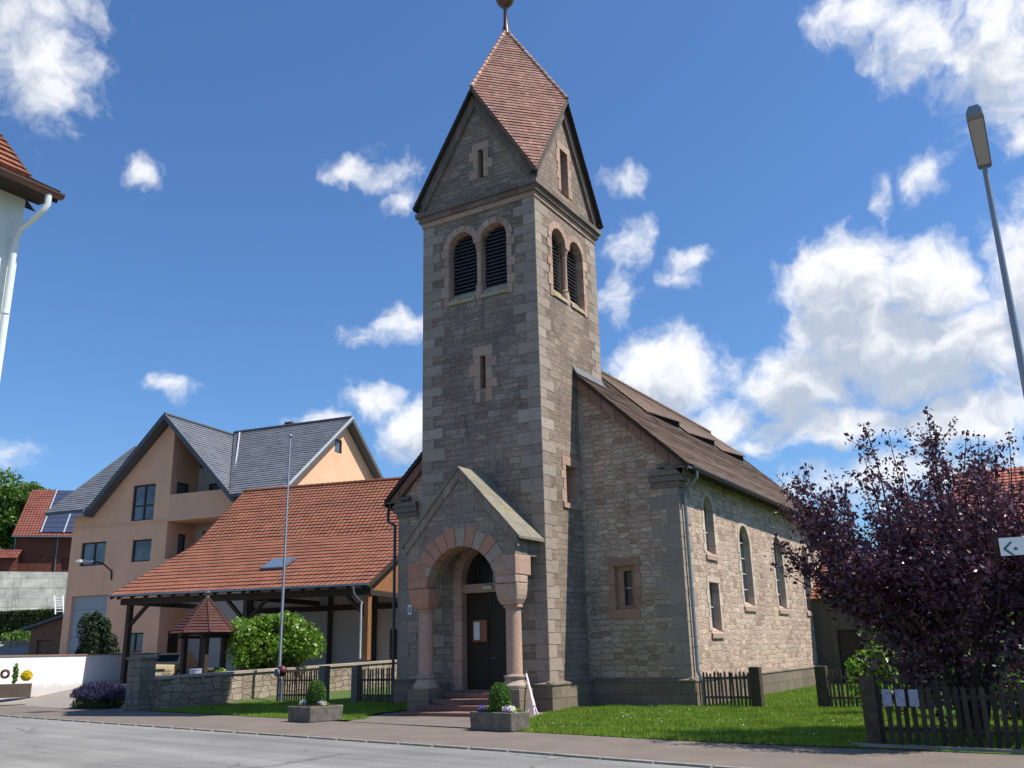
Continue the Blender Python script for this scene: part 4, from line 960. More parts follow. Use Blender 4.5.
def planter(x, y, L, W, H, label, rot, seed, bh):
    fr = Fr(x, y, rot); t = thing('stone_planter', (x, y, G), label, 'planter', 'stone flower troughs by the entrance', rz=radians(rot))
    mb = MB(fr); b = G+.03
    mb.hexa([(0, 0, b), (L, 0, b), (L, W, b), (0, W, b)], [(-.02, -.02, b+H), (L+.02, -.02, b+H), (L+.02, W+.02, b+H), (-.02, W+.02, b+H)])
    mb.build('trough', TROUGH, t, bevel=.025)
    mb = MB(fr); mb.box(.08, L-.08, .08, W-.08, b+H-.02, b+H+.02); mb.build('soil', SOIL, t)
    c = fr((L*.52, W*.5, b+H)); r = bh*.42
    P = []
    for k in range(3200):
        z = random.random(); rr = r*(1.0 if z < .45 else sqrt(max(.02, 1-((z-.45)/.58)**2)))*(.85+.15*(z/.2 if z < .2 else 1)); a = random.random()*6.283; q = rr*(.82+.2*random.random())
        P.append((c.x+q*cos(a), c.y+q*sin(a), c.z+.02+z*bh+random.gauss(0, .012)))
    leafcloud('box_topiary', P, .022, BOXW, t)
    mb = MB(); mb.lathe(c.x, c.y, [(r*.7, c.z), (r*.8, c.z+bh*.45), (r*.55, c.z+bh*.8), (.02, c.z+bh*.92)], 14); mb.build('topiary_core', DGREEN, t)
    for name, mt, us in (('violet_flowers', VIOLA, (.17*L, .80*L)), ('white_flowers', WHITF, (.74*L, .90*L, .82*L) if seed else (.12*L, .92*L))):
        Q = []
        for u in us:
            cc = fr((u, W*random.uniform(.25, .5), b+H+.07)); Q.append(ellip(70, cc, (.11, .09, .075), .4))
        leafcloud(name, np.concatenate(Q), .024, mt, t, aspect=.9)
    Q = np.concatenate([ellip(90, fr((u, W*.5, b+H+.03)), (.16, .14, .07), .3) for u in (L*.12, L*.3, L*.72, L*.9)]); leafcloud('foliage', Q, .03, GREENL, t)
    return t
planter(-12.93, 19.45, 1.36, .62, .42, 'mossy stone trough with a box cone and white and violet flowers, right of the path', -13, 1, .62)
planter(-19.85, 20.42, 1.10, 1.1, .42, 'grey stone trough with a round box bush and violet flowers, left of the path', -13, 0, .66)

# flagpole
fp = thing('flagpole', (-28.42, 28.62, G), 'tall thin grey flagpole standing in the left lawn', 'flagpole')
mb = MB(); mb.tube([(-28.42, 28.62, G), (-28.42, 28.62, 3), (-28.42, 28.62, 10.9)], [.075, .065, .04], 12); mb.build('pole', GALV, fp, smooth=True)
mb = MB(); mb.lathe(-28.42, 28.62, [(.08, 10.9), (.09, 10.94), (.05, 11.0)], 12); mb.build('cap', GALV, fp)
mb = MB(); mb.tube([(-28.33, 28.55, 1.2), (-28.34, 28.55, 10.8)], .008, 5); mb.build('halyard', WHITEP, fp)
# round marker post
mk = thing('marker_post', (-27.55, 27.9, G), 'small round dark red and grey marker on a thin post beside the flagpole', 'marker')
mb = MB(); mb.tube([(-27.55, 27.9, G), (-27.55, 27.9, .75)], .05, 8); mb.build('post', GALV, mk)
mb = MB(); mb.lathe(-27.55, 27.9, [(.05, .85), (.15, .92), (.2, 1.03), (.18, 1.15), (.09, 1.25), (.02, 1.27)], 14); mb.build('head', RED, mk, smooth=True)
mb = MB(); mb.tube([(-27.56, 27.66, 1.0), (-27.57, 27.60, 1.0)], .15, 16); mb.build('disc', plain('blue grey disc', (.12, .16, .24), .5), mk)
# folded stand leaning on the right porch column
fs = thing('folding_stand', (-14.05, 24.55, G), 'white and pink folded stand leaning on the right porch column', 'stand')
a = Vector((-13.95, 24.42, G+.03)); b = Vector((-14.42, 24.72, .98)); m = a.lerp(b, .32)
mb = MB(); mb.tube([a.lerp(b, .28), a.lerp(b, .65), b], [.05, .038, .028], 10); mb.build('pole', PINKT, fs, smooth=True)
for k, off in enumerate(((-.02, -.02, 0), (-.26, -.05, .0), (.02, .1, 0))):
    mb = MB(); mb.tube([m, a+Vector(off)], [.03, .022], 8); mb.build('leg', PINKT, fs)
mb = MB(); mb.tube([a.lerp(b, .2), a.lerp(b, .36)], .055, 10); mb.build('collar', PINKT, fs)
mb = MB(); mb.tube([b, b+Vector((-.02, .01, .06))], [.045, .05], 10); mb.build('head', DZINC, fs)

# stone garden wall with pier
gw = thing('stone_wall', (-29.2, 23, G), 'low rubble stone garden wall with square pier at its street end', 'garden wall')
mb = MB(); X0, X1 = -29.85, -29.45
mb.hexa([(X0, 23.6, G-.1), (X1, 23.6, G-.1), (X1, 45, G-.1), (X0, 45, G-.1)], [(X0, 23.6, .90), (X1, 23.6, .90), (X1, 45, 1.36), (X0, 45, 1.36)]); mb.build('wall_body', GWALL, gw)
mb = MB(); y = 23.6
while y < 45:
    y2 = min(45, y+random.uniform(.7, 1.1)); z0_, z1_ = .905+.0215*(y-23.6), .905+.0215*(y2-23.6)
    mb.hexa([(X0-.06, y+.006, z0_), (X1+.06, y+.006, z0_), (X1+.06, y2-.006, z1_), (X0-.06, y2-.006, z1_)], [(X0-.06, y+.006, z0_+.1), (X1+.06, y+.006, z0_+.1), (X1+.06, y2-.006, z1_+.1), (X0-.06, y2-.006, z1_+.1)]); y = y2
mb.build('coping', ashlar('wall coping stone', [(.36, .31, .26), (.42, .35, .29), (.32, .28, .24)], .1, .25), gw)
mb = MB(); mb.box(-30.5, -29.78, 22.95, 23.62, G-.1, 1.62); mb.build('pier', masonry('dark pier masonry', [(.22,.20,.16), (.27,.25,.21), (.19,.18,.15)], .5, .26, (.18,.17,.14), .03, (.7, 1.1)), gw)
mb = MB(); mb.box(-30.57, -29.71, 22.88, 23.69, 1.625, 1.72); mb.build('pier_cap', PLINTH, gw, bevel=.02)

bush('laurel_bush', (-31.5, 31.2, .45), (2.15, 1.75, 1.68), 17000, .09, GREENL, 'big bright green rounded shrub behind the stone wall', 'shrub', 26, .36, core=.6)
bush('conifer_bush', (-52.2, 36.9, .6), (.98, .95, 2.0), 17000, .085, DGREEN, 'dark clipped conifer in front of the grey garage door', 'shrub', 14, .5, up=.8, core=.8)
# lavender by the pier
def spikes(name, c, r, n, h, mat, t):
    P = ellip(n, c, r, .2); P[:, 2] = np.abs(P[:, 2]-c[2])+c[2]; return leafcloud(name, P, h, mat, t, aspect=.25, up=2.5)
lv = thing('lavender', (-33.6, 24.0, G), 'sprawling violet lavender bush left of the stone pier', 'lavender')
spikes('flowers', (-33.3, 24.0, G+.45), (1.7, .8, .58), 6500, .07, LAVF, lv); spikes('foliage', (-33.3, 24.0, G), (1.6, .85, .75), 4000, .07, DGREEN, lv)

# well shelter behind the wall
WX, WY, WZ = -33.1, 28.7, .4
ws = thing('well_shelter', (WX, WY, WZ), 'small octagonal well shelter with shade-darkened red tiled cone roof behind the stone wall', 'well shelter')
mb = MB(); R8 = 1.46; z0_, z1_ = 2.68, 4.22
for k in range(8):
    a, b = pi*k/4+.2, pi*(k+1)/4+.2
    P0 = Vector((WX+R8*cos(a), WY+R8*sin(a), z0_)); P1 = Vector((WX+R8*cos(b), WY+R8*sin(b), z0_)); Tq = Vector((WX, WY, z1_))
    courses(mb, [P0, P0.lerp(Tq, .97)], [P1, P1.lerp(Tq, .97)], .16, .03)
WTILE = tiles('maroon shingles darkened for shade', [(.085,.035,.03), (.105,.042,.036), (.075,.032,.028)], .2, .16)  # tile palette darkened to stand in for shade on the well roof
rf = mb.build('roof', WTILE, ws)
mb = MB()
for k in range(8): a = pi*k/4+.2; mb.tube([(WX+R8*cos(a), WY+R8*sin(a), z0_+.03), (WX, WY, z1_+.03)], .045, 6)
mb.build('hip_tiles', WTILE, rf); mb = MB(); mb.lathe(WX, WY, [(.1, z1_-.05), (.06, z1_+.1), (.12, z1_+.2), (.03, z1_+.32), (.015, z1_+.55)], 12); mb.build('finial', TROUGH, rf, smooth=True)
for sx, sy in ((-.68, -.5), (.68, -.5), (-.68, .5), (.68, .5)):
    mb = MB(); mb.box(WX+sx-.10, WX+sx+.10, WY+sy-.10, WY+sy+.10, WZ-.1, 2.75); mb.build('post', DARKW, ws, bevel=.01)
mb = MB()
for sy in (-.5, .5): mb.bar((WX-.95, WY+sy, 2.66), (WX+.95, WY+sy, 2.66), .14, .14)
for sx in (-.68, .68): mb.bar((WX+sx, WY-.8, 2.52), (WX+sx, WY+.8, 2.52), .14, .12)
mb.build('beam', DARKW, ws)
mb = MB(); mb.lathe(WX, WY, [(.62, WZ-.1), (.62, 1.1), (.68, 1.12), (.68, 1.22), (.5, 1.22), (.5, .9)], 16); mb.build('well_ring', TROUGH, ws)
bk = thing('zinc_bucket', (WX+.5, WY-.75, WZ), 'pale zinc bucket standing at the foot of the well shelter', 'bucket')
mb = MB(); mb.lathe(WX+.5, WY-.78, [(.19, WZ), (.26, WZ+.75), (.28, WZ+.77), (.27, WZ+.79), (.2, WZ+.7)], 16); mb.build('bucket', plain('pale zinc', (.40, .44, .55), .4, .5, .15, 4), bk)
bush('garden_plant', (WX+1.6, WY-.5, .5), (.5, .4, .35), 500, .05, GREENL, 'small bright green plant between well shelter and stone wall', 'plant', 5, stem=False)

# parked car under the carport
cf = Fr(-39.9, 31.7, 30); car = thing('parked_car', (-39.9, 31.7, .5), 'pale beige hatchback parked under the carport roof', 'car', rz=radians(30))
def carbody():
    prof = [(-.0, .35), (-.02, .62), (.06, .80), (.95, .93), (1.55, 1.38), (2.9, 1.42), (3.6, 1.02), (3.75, .9), (3.78, .4)]
    mb = MB(cf)
    rings = []
    for hw, k in ((-.82, 0), (-.8, .0), (.8, .0), (.82, 0)):
        pass
    def side(x, sc_): return [(x*(.86 if z > .95 else 1.0), y, .5+z) for y, z in prof]
    rings = [side(-.80, 1), side(-.74, 1), side(.74, 1), side(.80, 1)]
    mb.loft(rings); return mb.build('body', CARP, car, bevel=.05)
body = carbody()
mb = MB(cf); mb.add([(-.62, .99, 1.5), (.62, .99, 1.5), (.58, 1.5, 1.84), (-.58, 1.5, 1.84)], [(0, 1, 2, 3)]); mb.build('windscreen', GLASS, body)
mb = MB(cf)
for s_ in (-1, 1): mb.add([(s_*.70, 1.25, 1.5), (s_*.70, 3.2, 1.5), (s_*.695, 2.85, 1.84), (s_*.695, 1.6, 1.84)], [(0, 1, 2, 3)])
mb.build('side_window', GLASS, body)
for s_ in (-1, 1):
    mb = MB(cf); mb.box(s_*.42, s_*.74, -.035, .03, 1.02, 1.18); mb.build('headlight', plain('headlight glass', (.7, .6, .35), .2, .7, .1), car, bevel=.02)
mb = MB(cf); mb.box(-.40, .40, -.03, .02, 1.02, 1.14); mb.build('grille', FRAMED, car)
mb = MB(cf); mb.box(-.80, .80, -.08, .05, .80, .97); mb.build('bumper', CARP, car, bevel=.03)
mb = MB(cf); mb.box(-.26, .26, -.10, -.082, .84, .94); mb.build('number_plate', WHITEP, car)
for y in (.75, 2.95):
    for s_ in (-1, 1):
        mb = MB(cf); mb.tube([(s_*.66, y, .80), (s_*.83, y, .80)], .3, 18); wh = mb.build('wheel', RUBBER, car); mb = MB(cf); mb.tube([(s_*.83, y, .80), (s_*.84, y, .80)], .18, 14); mb.build('rim', ALU, wh)

# ---- open barn roof (carport)
K = Fr(-29.50, 35.28, 14.3); kf = lambda a, b, d: K((a, d, b))
cp = thing('carport', (-36.5, 38.5, .4), 'large open timber barn with orange tiled roof left of the church', 'carport')
prof = [(-.05, 4.93), (7.0, 8.3), (11.9, 12.35)]; UL, UR = -14.95, .18
mb = MB(); courses(mb, [K((UL, v, z)) for v, z in prof], [K((UR, v, z)) for v, z in prof], .42, .045); roof = mb.build('roof', CTILE, cp)
mb = MB(); z_ = 12.35; mb.add([K((UL, 11.9, z_)), K((UR, 11.9, z_)), K((UR, 13.5, z_-1.6)), K((UL, 13.5, z_-1.6))], [(0, 1, 2, 3)]); mb.build('rear_slope', CTILE, roof)
mb = MB()
for k in range(38): mb.tube([K((UL+.4*k, 11.9, 12.38)), K((UL+.4*k+.44, 11.9, 12.40))], [.11, .13], 8)
mb.build('ridge_tiles', CTILE, roof, smooth=True)
mb = MB()
for (va, za), (vb, zb) in zip(prof[:-1], prof[1:]):
    mb.add([K((UL+.02, va+.05, za-.10)), K((UR-.02, va+.05, za-.10)), K((UR-.02, vb, zb-.10)), K((UL+.02, vb, zb-.10))], [(0, 1, 2, 3)])
    for u in (UL+.06, UR-.06): mb.bar(K((u, va+.03, za-.11)), K((u, vb, zb-.11)), .10, .22)
    for i in range(18): u = UL+.45+i*.84; mb.bar(K((u, va+.1, za-.17)), K((u, vb, zb-.17)), .1, .14)
mb.build('rafters', DARKW, cp)
mb = MB()
mb.bar(K((UL+.4, .5, 4.60)), K((UR-.1, .5, 4.60)), .26, .34); mb.bar(K((UL+.7, 7.6, 8.0)), K((UR-.3, 7.6, 8.0)), .26, .3)
for u in (-14.0, -6.9, -.12): mb.bar(K((u, .4, 4.55)), K((u, 8, 4.55)), .2, .26)
mb.build('beam', DARKW, cp)
for u, z0_ in ((-14.0, .2), (-6.9, .3), (-.12, 1.36)):
    mb = MB(); mb.bar(K((u, .5, z0_)), K((u, .5, 4.44)), .26, .26, up=(0, 1, 0)); mb.build('post', BROWNW if u > -1 else DARKW, cp)
    for s_ in ((1,) if u < -10 else ((-1,) if u > -1 else (-1, 1))):
        mb = MB(); mb.bar(K((u, .5, 3.3)), K((u+s_*1.15, .5, 4.45)), .15, .17, up=(0, 1, 0)); mb.build('brace', DARKW, cp)
mb = MB(); pz = [(.4, 4.70), (7.9, 4.70), (7.9, 8.85), (7.0, 8.08), (.4, 5.0)]; a = [K((-.22, v, z)) for v, z in pz]; b = [K((-.28, v, z)) for v, z in pz]
mb.add(a+b, [(0, 1, 2, 3, 4), (9, 8, 7, 6, 5)]); mb.build('gable_boarding', BROWNW, cp)
mb = MB(); mb.panel([(-11.6, .2), (3.2, .2), (3.2, 8.2), (-11.6, 8.2)], [rect(-2.4, -1.3, .5, 3.0)], lambda a, b, d: K((a, 8.2+d, b)), .2, True); bw = mb.build('back_wall', GREYR, cp)
mb = MB(); mb.panel(rect(8.2, 14, .2, 8), [], lambda a, b, d: K((3.2-d, a, b)), .1); mb.build('side_wall', GREYR, cp)
mb = MB(); mb.prism(rect(-2.35, -1.35, .5, 2.95), lambda a, b, d: K((a, 8.2+d, b)), .1, .15); mb.build('door', DARKW, bw)
mb = MB()
for u in (-11.5, -6.15, -3.3): mb.bar(K((u, 8.1, .3)), K((u, 8.1, 8.1)), .28, .1, up=(0, 1, 0))
mb.bar(K((-11.5, 8.1, 4.25)), K((3.1, 8.1, 4.25)), .12, .3); mb.build('wall_posts', DARKW, bw)
mb = MB(); mb.bar(K((UL, -.12, 4.90)), K((UR, -.12, 4.90)), .12, .10); mb.build('gutter', ZINC, cp)
mb = MB(); mb.tube([K((UR-.8, -.1, 4.85)), K((UR-.8, .0, 4.5)), K((-.35, .3, 4.1)), K((-.38, .3, 3.9)), K((-.38, .3, 1.42))], .05, 8); mb.build('downpipe', plain('pale downpipe', (.6, .6, .62), .5), cp, smooth=True)
# skylight
sl = lambda u, v, e: K((u, v, 4.93+.478*v+.10+e))
mb = MB(); P = [sl(-7.35, 2.2, 0), sl(-5.9, 2.2, 0), sl(-5.9, 3.5, 0), sl(-7.35, 3.5, 0)]; mb.hexa(P, [p+Vector((0, 0, .1)) for p in P]); sk = mb.build('skylight', FASC, roof)
mb = MB(); P = [sl(-7.27, 2.28, .108), sl(-5.98, 2.28, .108), sl(-5.98, 3.42, .108), sl(-7.27, 3.42, .108)]; mb.add(P, [(0, 1, 2, 3)]); mb.build('pane', glass('skylight glass', (.10, .14, .20), .05, .8), sk)

# ---- peach house
B = Fr(-66.46, 43.84, 8.9); hs = thing('peach_house', (-66.46, 43.84, 0), 'tall peach rendered house with dark grey cross gabled roof behind the carport', 'house', rz=radians(8.9))
bV = lambda v: (lambda a, b, d: B((a, v+d, b))); bU = lambda u: (lambda a, b, d: B((u-d, a, b)))
GZ = lambda u: 12.6 + (19.35-12.6)*(1-abs(u-9.03)/7.0)
mb = MB()
holes = [rect(1.1, 3.6, 8.6, 10.4), rect(6.2, 8.05, 8.65, 10.3), rect(5.8, 8.0, 11.75, 14.5), rect(6.3, 8.05, 2.1, 3.5), rect(.69, 4.28, .3, 6.35)]
mb.panel([(0, -.3), (9.42, -.3), (9.42, 18.8), (9.03, 19.2), (2.15, 12.55), (0, 12.55)], holes, bV(0), .28)
mb.panel(rect(0, 3.0, -.3, 18.5), [rect(.7, 2.0, 13.5, 14.6), rect(1.25, 2.05, 9.2, 10.7), rect(1.0, 2.2, .5, 3.6)], bU(9.42), .2)
mb.panel(rect(0, 14.8, -.3, 12.6), [], lambda a, b, d: B((d, a, b)), .2)
mb.panel([(0.0, -.3), (14.8, -.3), (14.8, 13.6), (7.4, 19.5), (0.0, 13.4)], [rect(6.1, 7.1, 16.9, 18.0)], bU(19.9), .2)
mb.panel(rect(0, 19.9, -.3, 12.6), [], bV(14.8), .2)
body = mb.build('wall', PEACH, hs)
mb = MB(); mb.panel(rect(9.42, 19.9, -.3, 16.0), [rect(10.5, 11.9, 13.4, 14.7), rect(10.2, 11.9, 9.2, 11.0)], bV(3.0), .2); mb.build('recess_wall', GREYR, hs)
mb = MB(); mb.box
for zt, zb in ((13.5, 11.5), (8.7, 7.4)):
    mb = MB(B); mb.box(9.423, 19.9 if zt < 10 else 19.9, .0, .2, zb, zt); mb.box(9.423, 19.89, .2, 2.99, zb, zb+.25); mb.build('balcony', PEACHR, hs)
mb = MB(B); mb.box(-.03, 9.44, -.05, -.002, 11.5, 11.62); mb.build('string_course', PEACHR, hs)
def hwin(name, fr, a0, a1, b0, b1, d=.2, nv=1, parent=hs, hbar=None):
    f = MB(); f.prism(rect(a0, a1, b0, b1), fr, d, d+.05); o = f.build(name, GLASSH, parent); f = MB(); t_ = .10
    for r_ in (rect(a0, a0+t_, b0, b1), rect(a1-t_, a1, b0, b1), rect(a0+t_, a1-t_, b0, b0+t_), rect(a0+t_, a1-t_, b1-t_, b1)): f.prism(r_, fr, d-.08, d-.003)
    for k in range(1, nv+1): m_ = a0+(a1-a0)*k/(nv+1); f.prism(rect(m_-.06, m_+.06, b0+t_, b1-t_), fr, d-.075, d-.002)
    if hbar: f.prism(rect(a0+t_, a1-t_, hbar-.05, hbar+.05), fr, d-.07, d-.001)
    f.build('frame', FRAMED, o); return o
hwin('window', bV(0), 1.1, 3.6, 8.6, 10.4); hwin('window', bV(0), 6.2, 8.05, 8.65, 10.3, nv=0); hwin('window', bV(0), 5.8, 8.0, 11.75, 14.5, hbar=12.9); hwin('window', bV(0), 6.3, 8.05, 2.1, 3.5)
hwin('window', bU(9.42), .7, 2.0, 13.5, 14.6, .12, 0); hwin('window', bU(9.42), 1.25, 2.05, 9.2, 10.7, .12, 0); hwin('window', bV(3.0), 10.5, 11.9, 13.4, 14.7, .12, 0); hwin('window', bV(3.0), 10.2, 11.9, 9.2, 11.0, .12)
hwin('window', bU(19.9), 6.1, 7.1, 16.9, 18.0, .12, 0)
mb = MB(); mb.prism(rect(1.0, 2.2, .5, 3.6), bU(9.42), .1, .15); mb.build('door', DARKW, hs)
mb = MB()
for k in range(6): mb.prism(rect(.69, 4.28, .3+k*1.008, .3+(k+1)*1.008-.02), bV(0), .22, .27)
mb.build('garage_door', GARAGE, hs)
mb = MB()
U0, U1, VE, ZE2, VR, ZR2 = -1.7, 20.6, -1.2, 12.8, 7.4, 19.85
courses(mb, [B((U0, VE, ZE2)), B((U0, VR, ZR2))], [B((2.1, VE, ZE2)), B((9.0, VR, ZR2))], .36, .045)
courses(mb, [B((15.95, VE, ZE2)), B((9.0, VR, ZR2))], [B((U1, VE, ZE2)), B((U1, VR, ZR2))], .36, .045)
courses(mb, [B((U1, 16.0, 12.8)), B((U1, VR, ZR2))], [B((U0, 16.0, 12.8)), B((U0, VR, ZR2))], .36, .045)
courses(mb, [B((16.1, -.85, 12.52)), B((9.03, -.85, 19.6))], [B((16.1, 1.0, 12.52)), B((9.03, 7.2, 19.6))], .36, .045)
courses(mb, [B((1.95, 1.0, 12.52)), B((9.03, 7.2, 19.6))], [B((1.95, -.85, 12.52)), B((9.03, -.85, 19.6))], .36, .045)
hroof = mb.build('roof', GTILE, hs)
mb = MB()
for u, s_ in ((1.95, 1), (16.1, -1)):
    mb.bar(B((u, -.86, 12.42)), B((9.03, -.86, 19.5)), .14, .34, up=(0, 0, 1))
    mb.add([B((u, -.85, 12.3)), B((9.03, -.85, 19.38)), B((9.03, .02, 19.38)), B((u, .02, 12.3))], [(0, 1, 2, 3)])
for v, z in ((VE, ZE2), (16.0, 12.8)):
    mb.bar(B((U1, v, z-.1)), B((U1, VR, ZR2-.1)), .14, .3); mb.bar(B((U0, v, z-.1)), B((U0, VR, ZR2-.1)), .14, .3)
    mb.add([B((U1, v, z-.22)), B((U1, VR, ZR2-.22)), B((19.88, VR, ZR2-.22)), B((19.88, v, z-.22))], [(0, 1, 2, 3)])
mb.bar(B((U0, VE, ZE2-.12)), B((2.2, VE, ZE2-.12)), .1, .2); mb.bar(B((15.8, VE, ZE2-.12)), B((U1, VE, ZE2-.12)), .1, .2)
mb.build('fascia_boards', FASC, hroof)
mb = MB()
for v in (-.2, 3.4): mb.bar(B((U1-.1, v, 13.25+(v+1.2)*.82-.65)), B((19.8, v, 13.25+(v+1.2)*.82-.65)), .3, .35)
mb.bar(B((U1+.09, VE, ZE2+.02)), B((U1+.09, VR, ZR2+.02)), .05, .16); mb.bar(B((16.02, -1.0, 12.75)), B((9.9, 7.0, 19.75)), .10, .06)
mb.build('verge_trim', FASCL, hroof)
mb = MB()
for k in range(25): mb.tube([B((9.0+.46*k, VR, ZR2+.05)), B((9.0+.46*k+.5, VR, ZR2+.06))], [.13, .15], 8)
for k in range(17): mb.tube([B((9.03, -.85+.46*k, 19.65)), B((9.03, -.85+.46*k+.5, 19.66))], [.13, .15], 8)
mb.build('ridge_tiles', GTILE, hroof, smooth=True)
mb = MB(B); mb.box(13.2, 13.9, 8.6, 9.3, 18, 20.6); mb.build('chimney', BRICK, hroof)
wl_ = thing('wall_lamp', tuple(B((4.5, 0, 7.4))), 'curved arm lamp on the peach house wall above the garage door', 'lamp')
mb = MB(); mb.tube([B((4.5, -.02, 7.4)), B((4.5, -.12, 8.1)), B((4.3, -.8, 8.6)), B((4.1, -1.5, 8.72))], .06, 8); mb.build('arm', DARKW, wl_, smooth=True)
mb = MB(); mb.loft([[B((3.55+x, -2.0+y, z)) for x, y in ((-.2*k, -.55*k), (.2*k, -.55*k), (.2*k, .5*k), (-.2*k, .5*k))] for z, k in ((8.62, 1), (8.82, .7))]); mb.tube([B((4.1, -1.5, 8.72)), B((3.6, -1.9, 8.72))], .06, 8); mb.build('lamp_head', ALU, wl_)

# white wall with flower trough
ww = thing('white_wall', (-44, 29, 0), 'long white painted garden wall along the driveway', 'garden wall')
A_, B_ = Vector((-42.3, 20.0, 0)), Vector((-46.2, 37.2, 0)); nrm = Vector((A_.y-B_.y, B_.x-A_.x, 0)).normalized()
mb = MB(); w_ = nrm*.14; mb.hexa([A_-w_, A_+w_, B_+w_, B_-w_], [p+Vector((0, 0, 1.9)) for p in (A_-w_, A_+w_, B_+w_, B_-w_)]); mb.build('wall_body', WHITEW, ww)
mb = MB(); w_ = nrm*.19; mb.hexa([p+Vector((0, 0, 1.903)) for p in (A_-w_, A_+w_, B_+w_, B_-w_)], [p+Vector((0, 0, 1.96)) for p in (A_-w_, A_+w_, B_+w_, B_-w_)]); mb.build('coping', plain('reddish coping', (.25, .15, .13), .8), ww)
ft = thing('flower_trough', (-40.3, 24.8, .3), 'low trough with yellow flowers and green plants before the white wall', 'flower trough')
F_ = Fr(-41.75, 22.7, 58)
mb = MB(F_); mb.box(0, 3.1, -.3, .3, .15, .72); mb.build('trough', plain('brown trough', (.12, .09, .07), .9), ft)
leafcloud('yellow_flowers', ellip(700, F_((2.85, -.1, 1.05)), (.26, .22, .22), .6), .045, YELF, ft, aspect=.9)
leafcloud('foliage', np.concatenate([ellip(900, F_((.9, 0, 1.1)), (.8, .35, .5), .3), ellip(250, F_((2.4, 0, 1.15)), (.12, .12, .45), .2)]), .06, GREENL, ft)
mb = MB(); c = F_((2.0, -.05, 1.15)); 
for k in range(18): t0 = 2*pi*k/18; t1 = 2*pi*(k+1)/18; mb.tube([c+Vector((-sin(radians(30))*.0+cos(t0)*.15, cos(t0)*.08, sin(t0)*.15)), c+Vector((cos(t1)*.15, cos(t1)*.08, sin(t1)*.15))], .06, 6)
mb.build('wreath', plain('twig wreath', (.14, .08, .05), .9), ft)
bush('climbing_plant', tuple(Vector((-43.1, 24.6, 1.2))), (.5, .35, .4), 400, .05, LAVF, 'pale lilac tuft growing over the white wall behind the trough', 'plant', 4, stem=False)

# brick house with solar roof, retaining wall, hedge, far trees
H = Fr(-98.8, 58.0, 45); bh = thing('brick_house', (-98.8, 58.0, 6.4), 'red brown brick house with solar panels on its red roof, above the concrete wall', 'house', rz=radians(45))
mb = MB(); mb.panel(rect(0.2, 18, 6.4, 15.1), [rect(5.2, 6.4, 9.5, 12.6)], lambda a, b, d: H((a, .6+d, b)), .2, True); mb.panel(rect(.6, 12, 6.4, 15.1), [], lambda a, b, d: H((.2+d, a, b)), .2); mb.build('wall', BRICK, bh)
mb = MB(); mb.prism(rect(4.6, 7.6, 6.8, 9.2), lambda a, b, d: H((a, .6+d, b)), -.05, .1); mb.build('orange_panel', OBRICK, bh)
mb = MB(); courses(mb, [H((0, 0, 15.0)), H((0.1, 5.5, 21.0))], [H((18, 0, 15.0)), H((18, 5.5, 21.0))], .4, .05); courses(mb, [H((18, 11, 15.0)), H((18, 5.5, 21.0))], [H((0, 11, 15.0)), H((.1, 5.5, 21.0))], .4, .05); br = mb.build('roof', RTILE, bh)
sp = lambda u, s, e: H((u, 5.5*s-e*.74, 15.0+6.0*s+e*.67+.06))
n_ = 0
for i in range(5):
    for j in range(9):
        mb = MB(); u0_, u1_ = 2.9+2.35*i, 2.9+2.35*(i+1)-.12; s0_, s1_ = .05+.103*j, .05+.103*(j+1)-.008
        P = [sp(u0_, s0_, 0), sp(u1_, s0_, 0), sp(u1_, s1_, 0), sp(u0_, s1_, 0)]; Q = [sp(u0_, s0_, .12), sp(u1_, s0_, .12), sp(u1_, s1_, .12), sp(u0_, s1_, .12)]
        mb.hexa(P, Q); mb.build('solar_panel', SOLAR, br)
mb = MB()
for i in range(6): mb.bar(sp(2.84+2.35*i, .04, .13), sp(2.84+2.35*i, .98, .13), .14, .06)
mb.build('panel_rails', ALU, br)
mb = MB(); mb.bar(H((0, -.08, 14.9)), H((18, -.08, 14.9)), .14, .14); mb.tube([H((.3, .5, 14.9)), H((.3, .5, 11.2))], .06, 8); mb.tube([H((4.6, .5, 14.9)), H((4.6, .5, 10.6))], .06, 8); mb.build('gutter', ZINC, bh)
lo = thing('low_shed', (-101.5, 54.5, 6.4), 'low dark red shed roof at the left edge beside the brick house', 'shed')
mb = MB(); mb.panel(rect(-9, 1.2, 6.4, 12.6), [], lambda a, b, d: H((a, -1+d, b)), .1); mb.build('wall', BRICK, lo)
mb = MB(); courses(mb, [H((-9, -1.6, 12.4)), H((-9, .5, 13.6))], [H((1.2, -1.6, 12.4)), H((1.2, .5, 13.6))], .4, .05); mb.build('roof', RTILE, lo)
mb = MB(); R_ = Fr(-101.5, 51.5, 50)
mb.hexa([R_((-12, 0, 5)), R_((15.5, 0, 5)), R_((15.5, .5, 5)), R_((-12, .5, 5))], [R_((-12, .2, 11.0)), R_((15.5, .2, 10.9)), R_((15.5, .6, 10.9)), R_((-12, .6, 11.0))]); rw = mb.build('retaining_wall', CONC, None, origin=(-96, 56, 6)); tag(rw, 'stained pale concrete retaining wall below the brick house', 'retaining wall')
ld = thing('ladder', (-85.5, 55.5, 6.5), 'white ladder leaning beside the retaining wall', 'ladder')
a, b = Vector((-84.6, 55.4, 6.0)), Vector((-85.4, 55.6, 7.8)); sv = Vector((.35, .2, 0))
mb = MB(); mb.tube([a-sv, b-sv], .06, 6); mb.tube([a+sv, b+sv], .06, 6)
mb.build('rails', WHITEP, ld); mb = MB()
for k in range(1, 7): p = a.lerp(b, k/7); mb.tube([p-sv, p+sv], .045, 6)
mb.build('rungs', WHITEP, ld)
hd = thing('hedge', (-88, 54, 3.4), 'long dark clipped hedge below the concrete retaining wall', 'hedge')
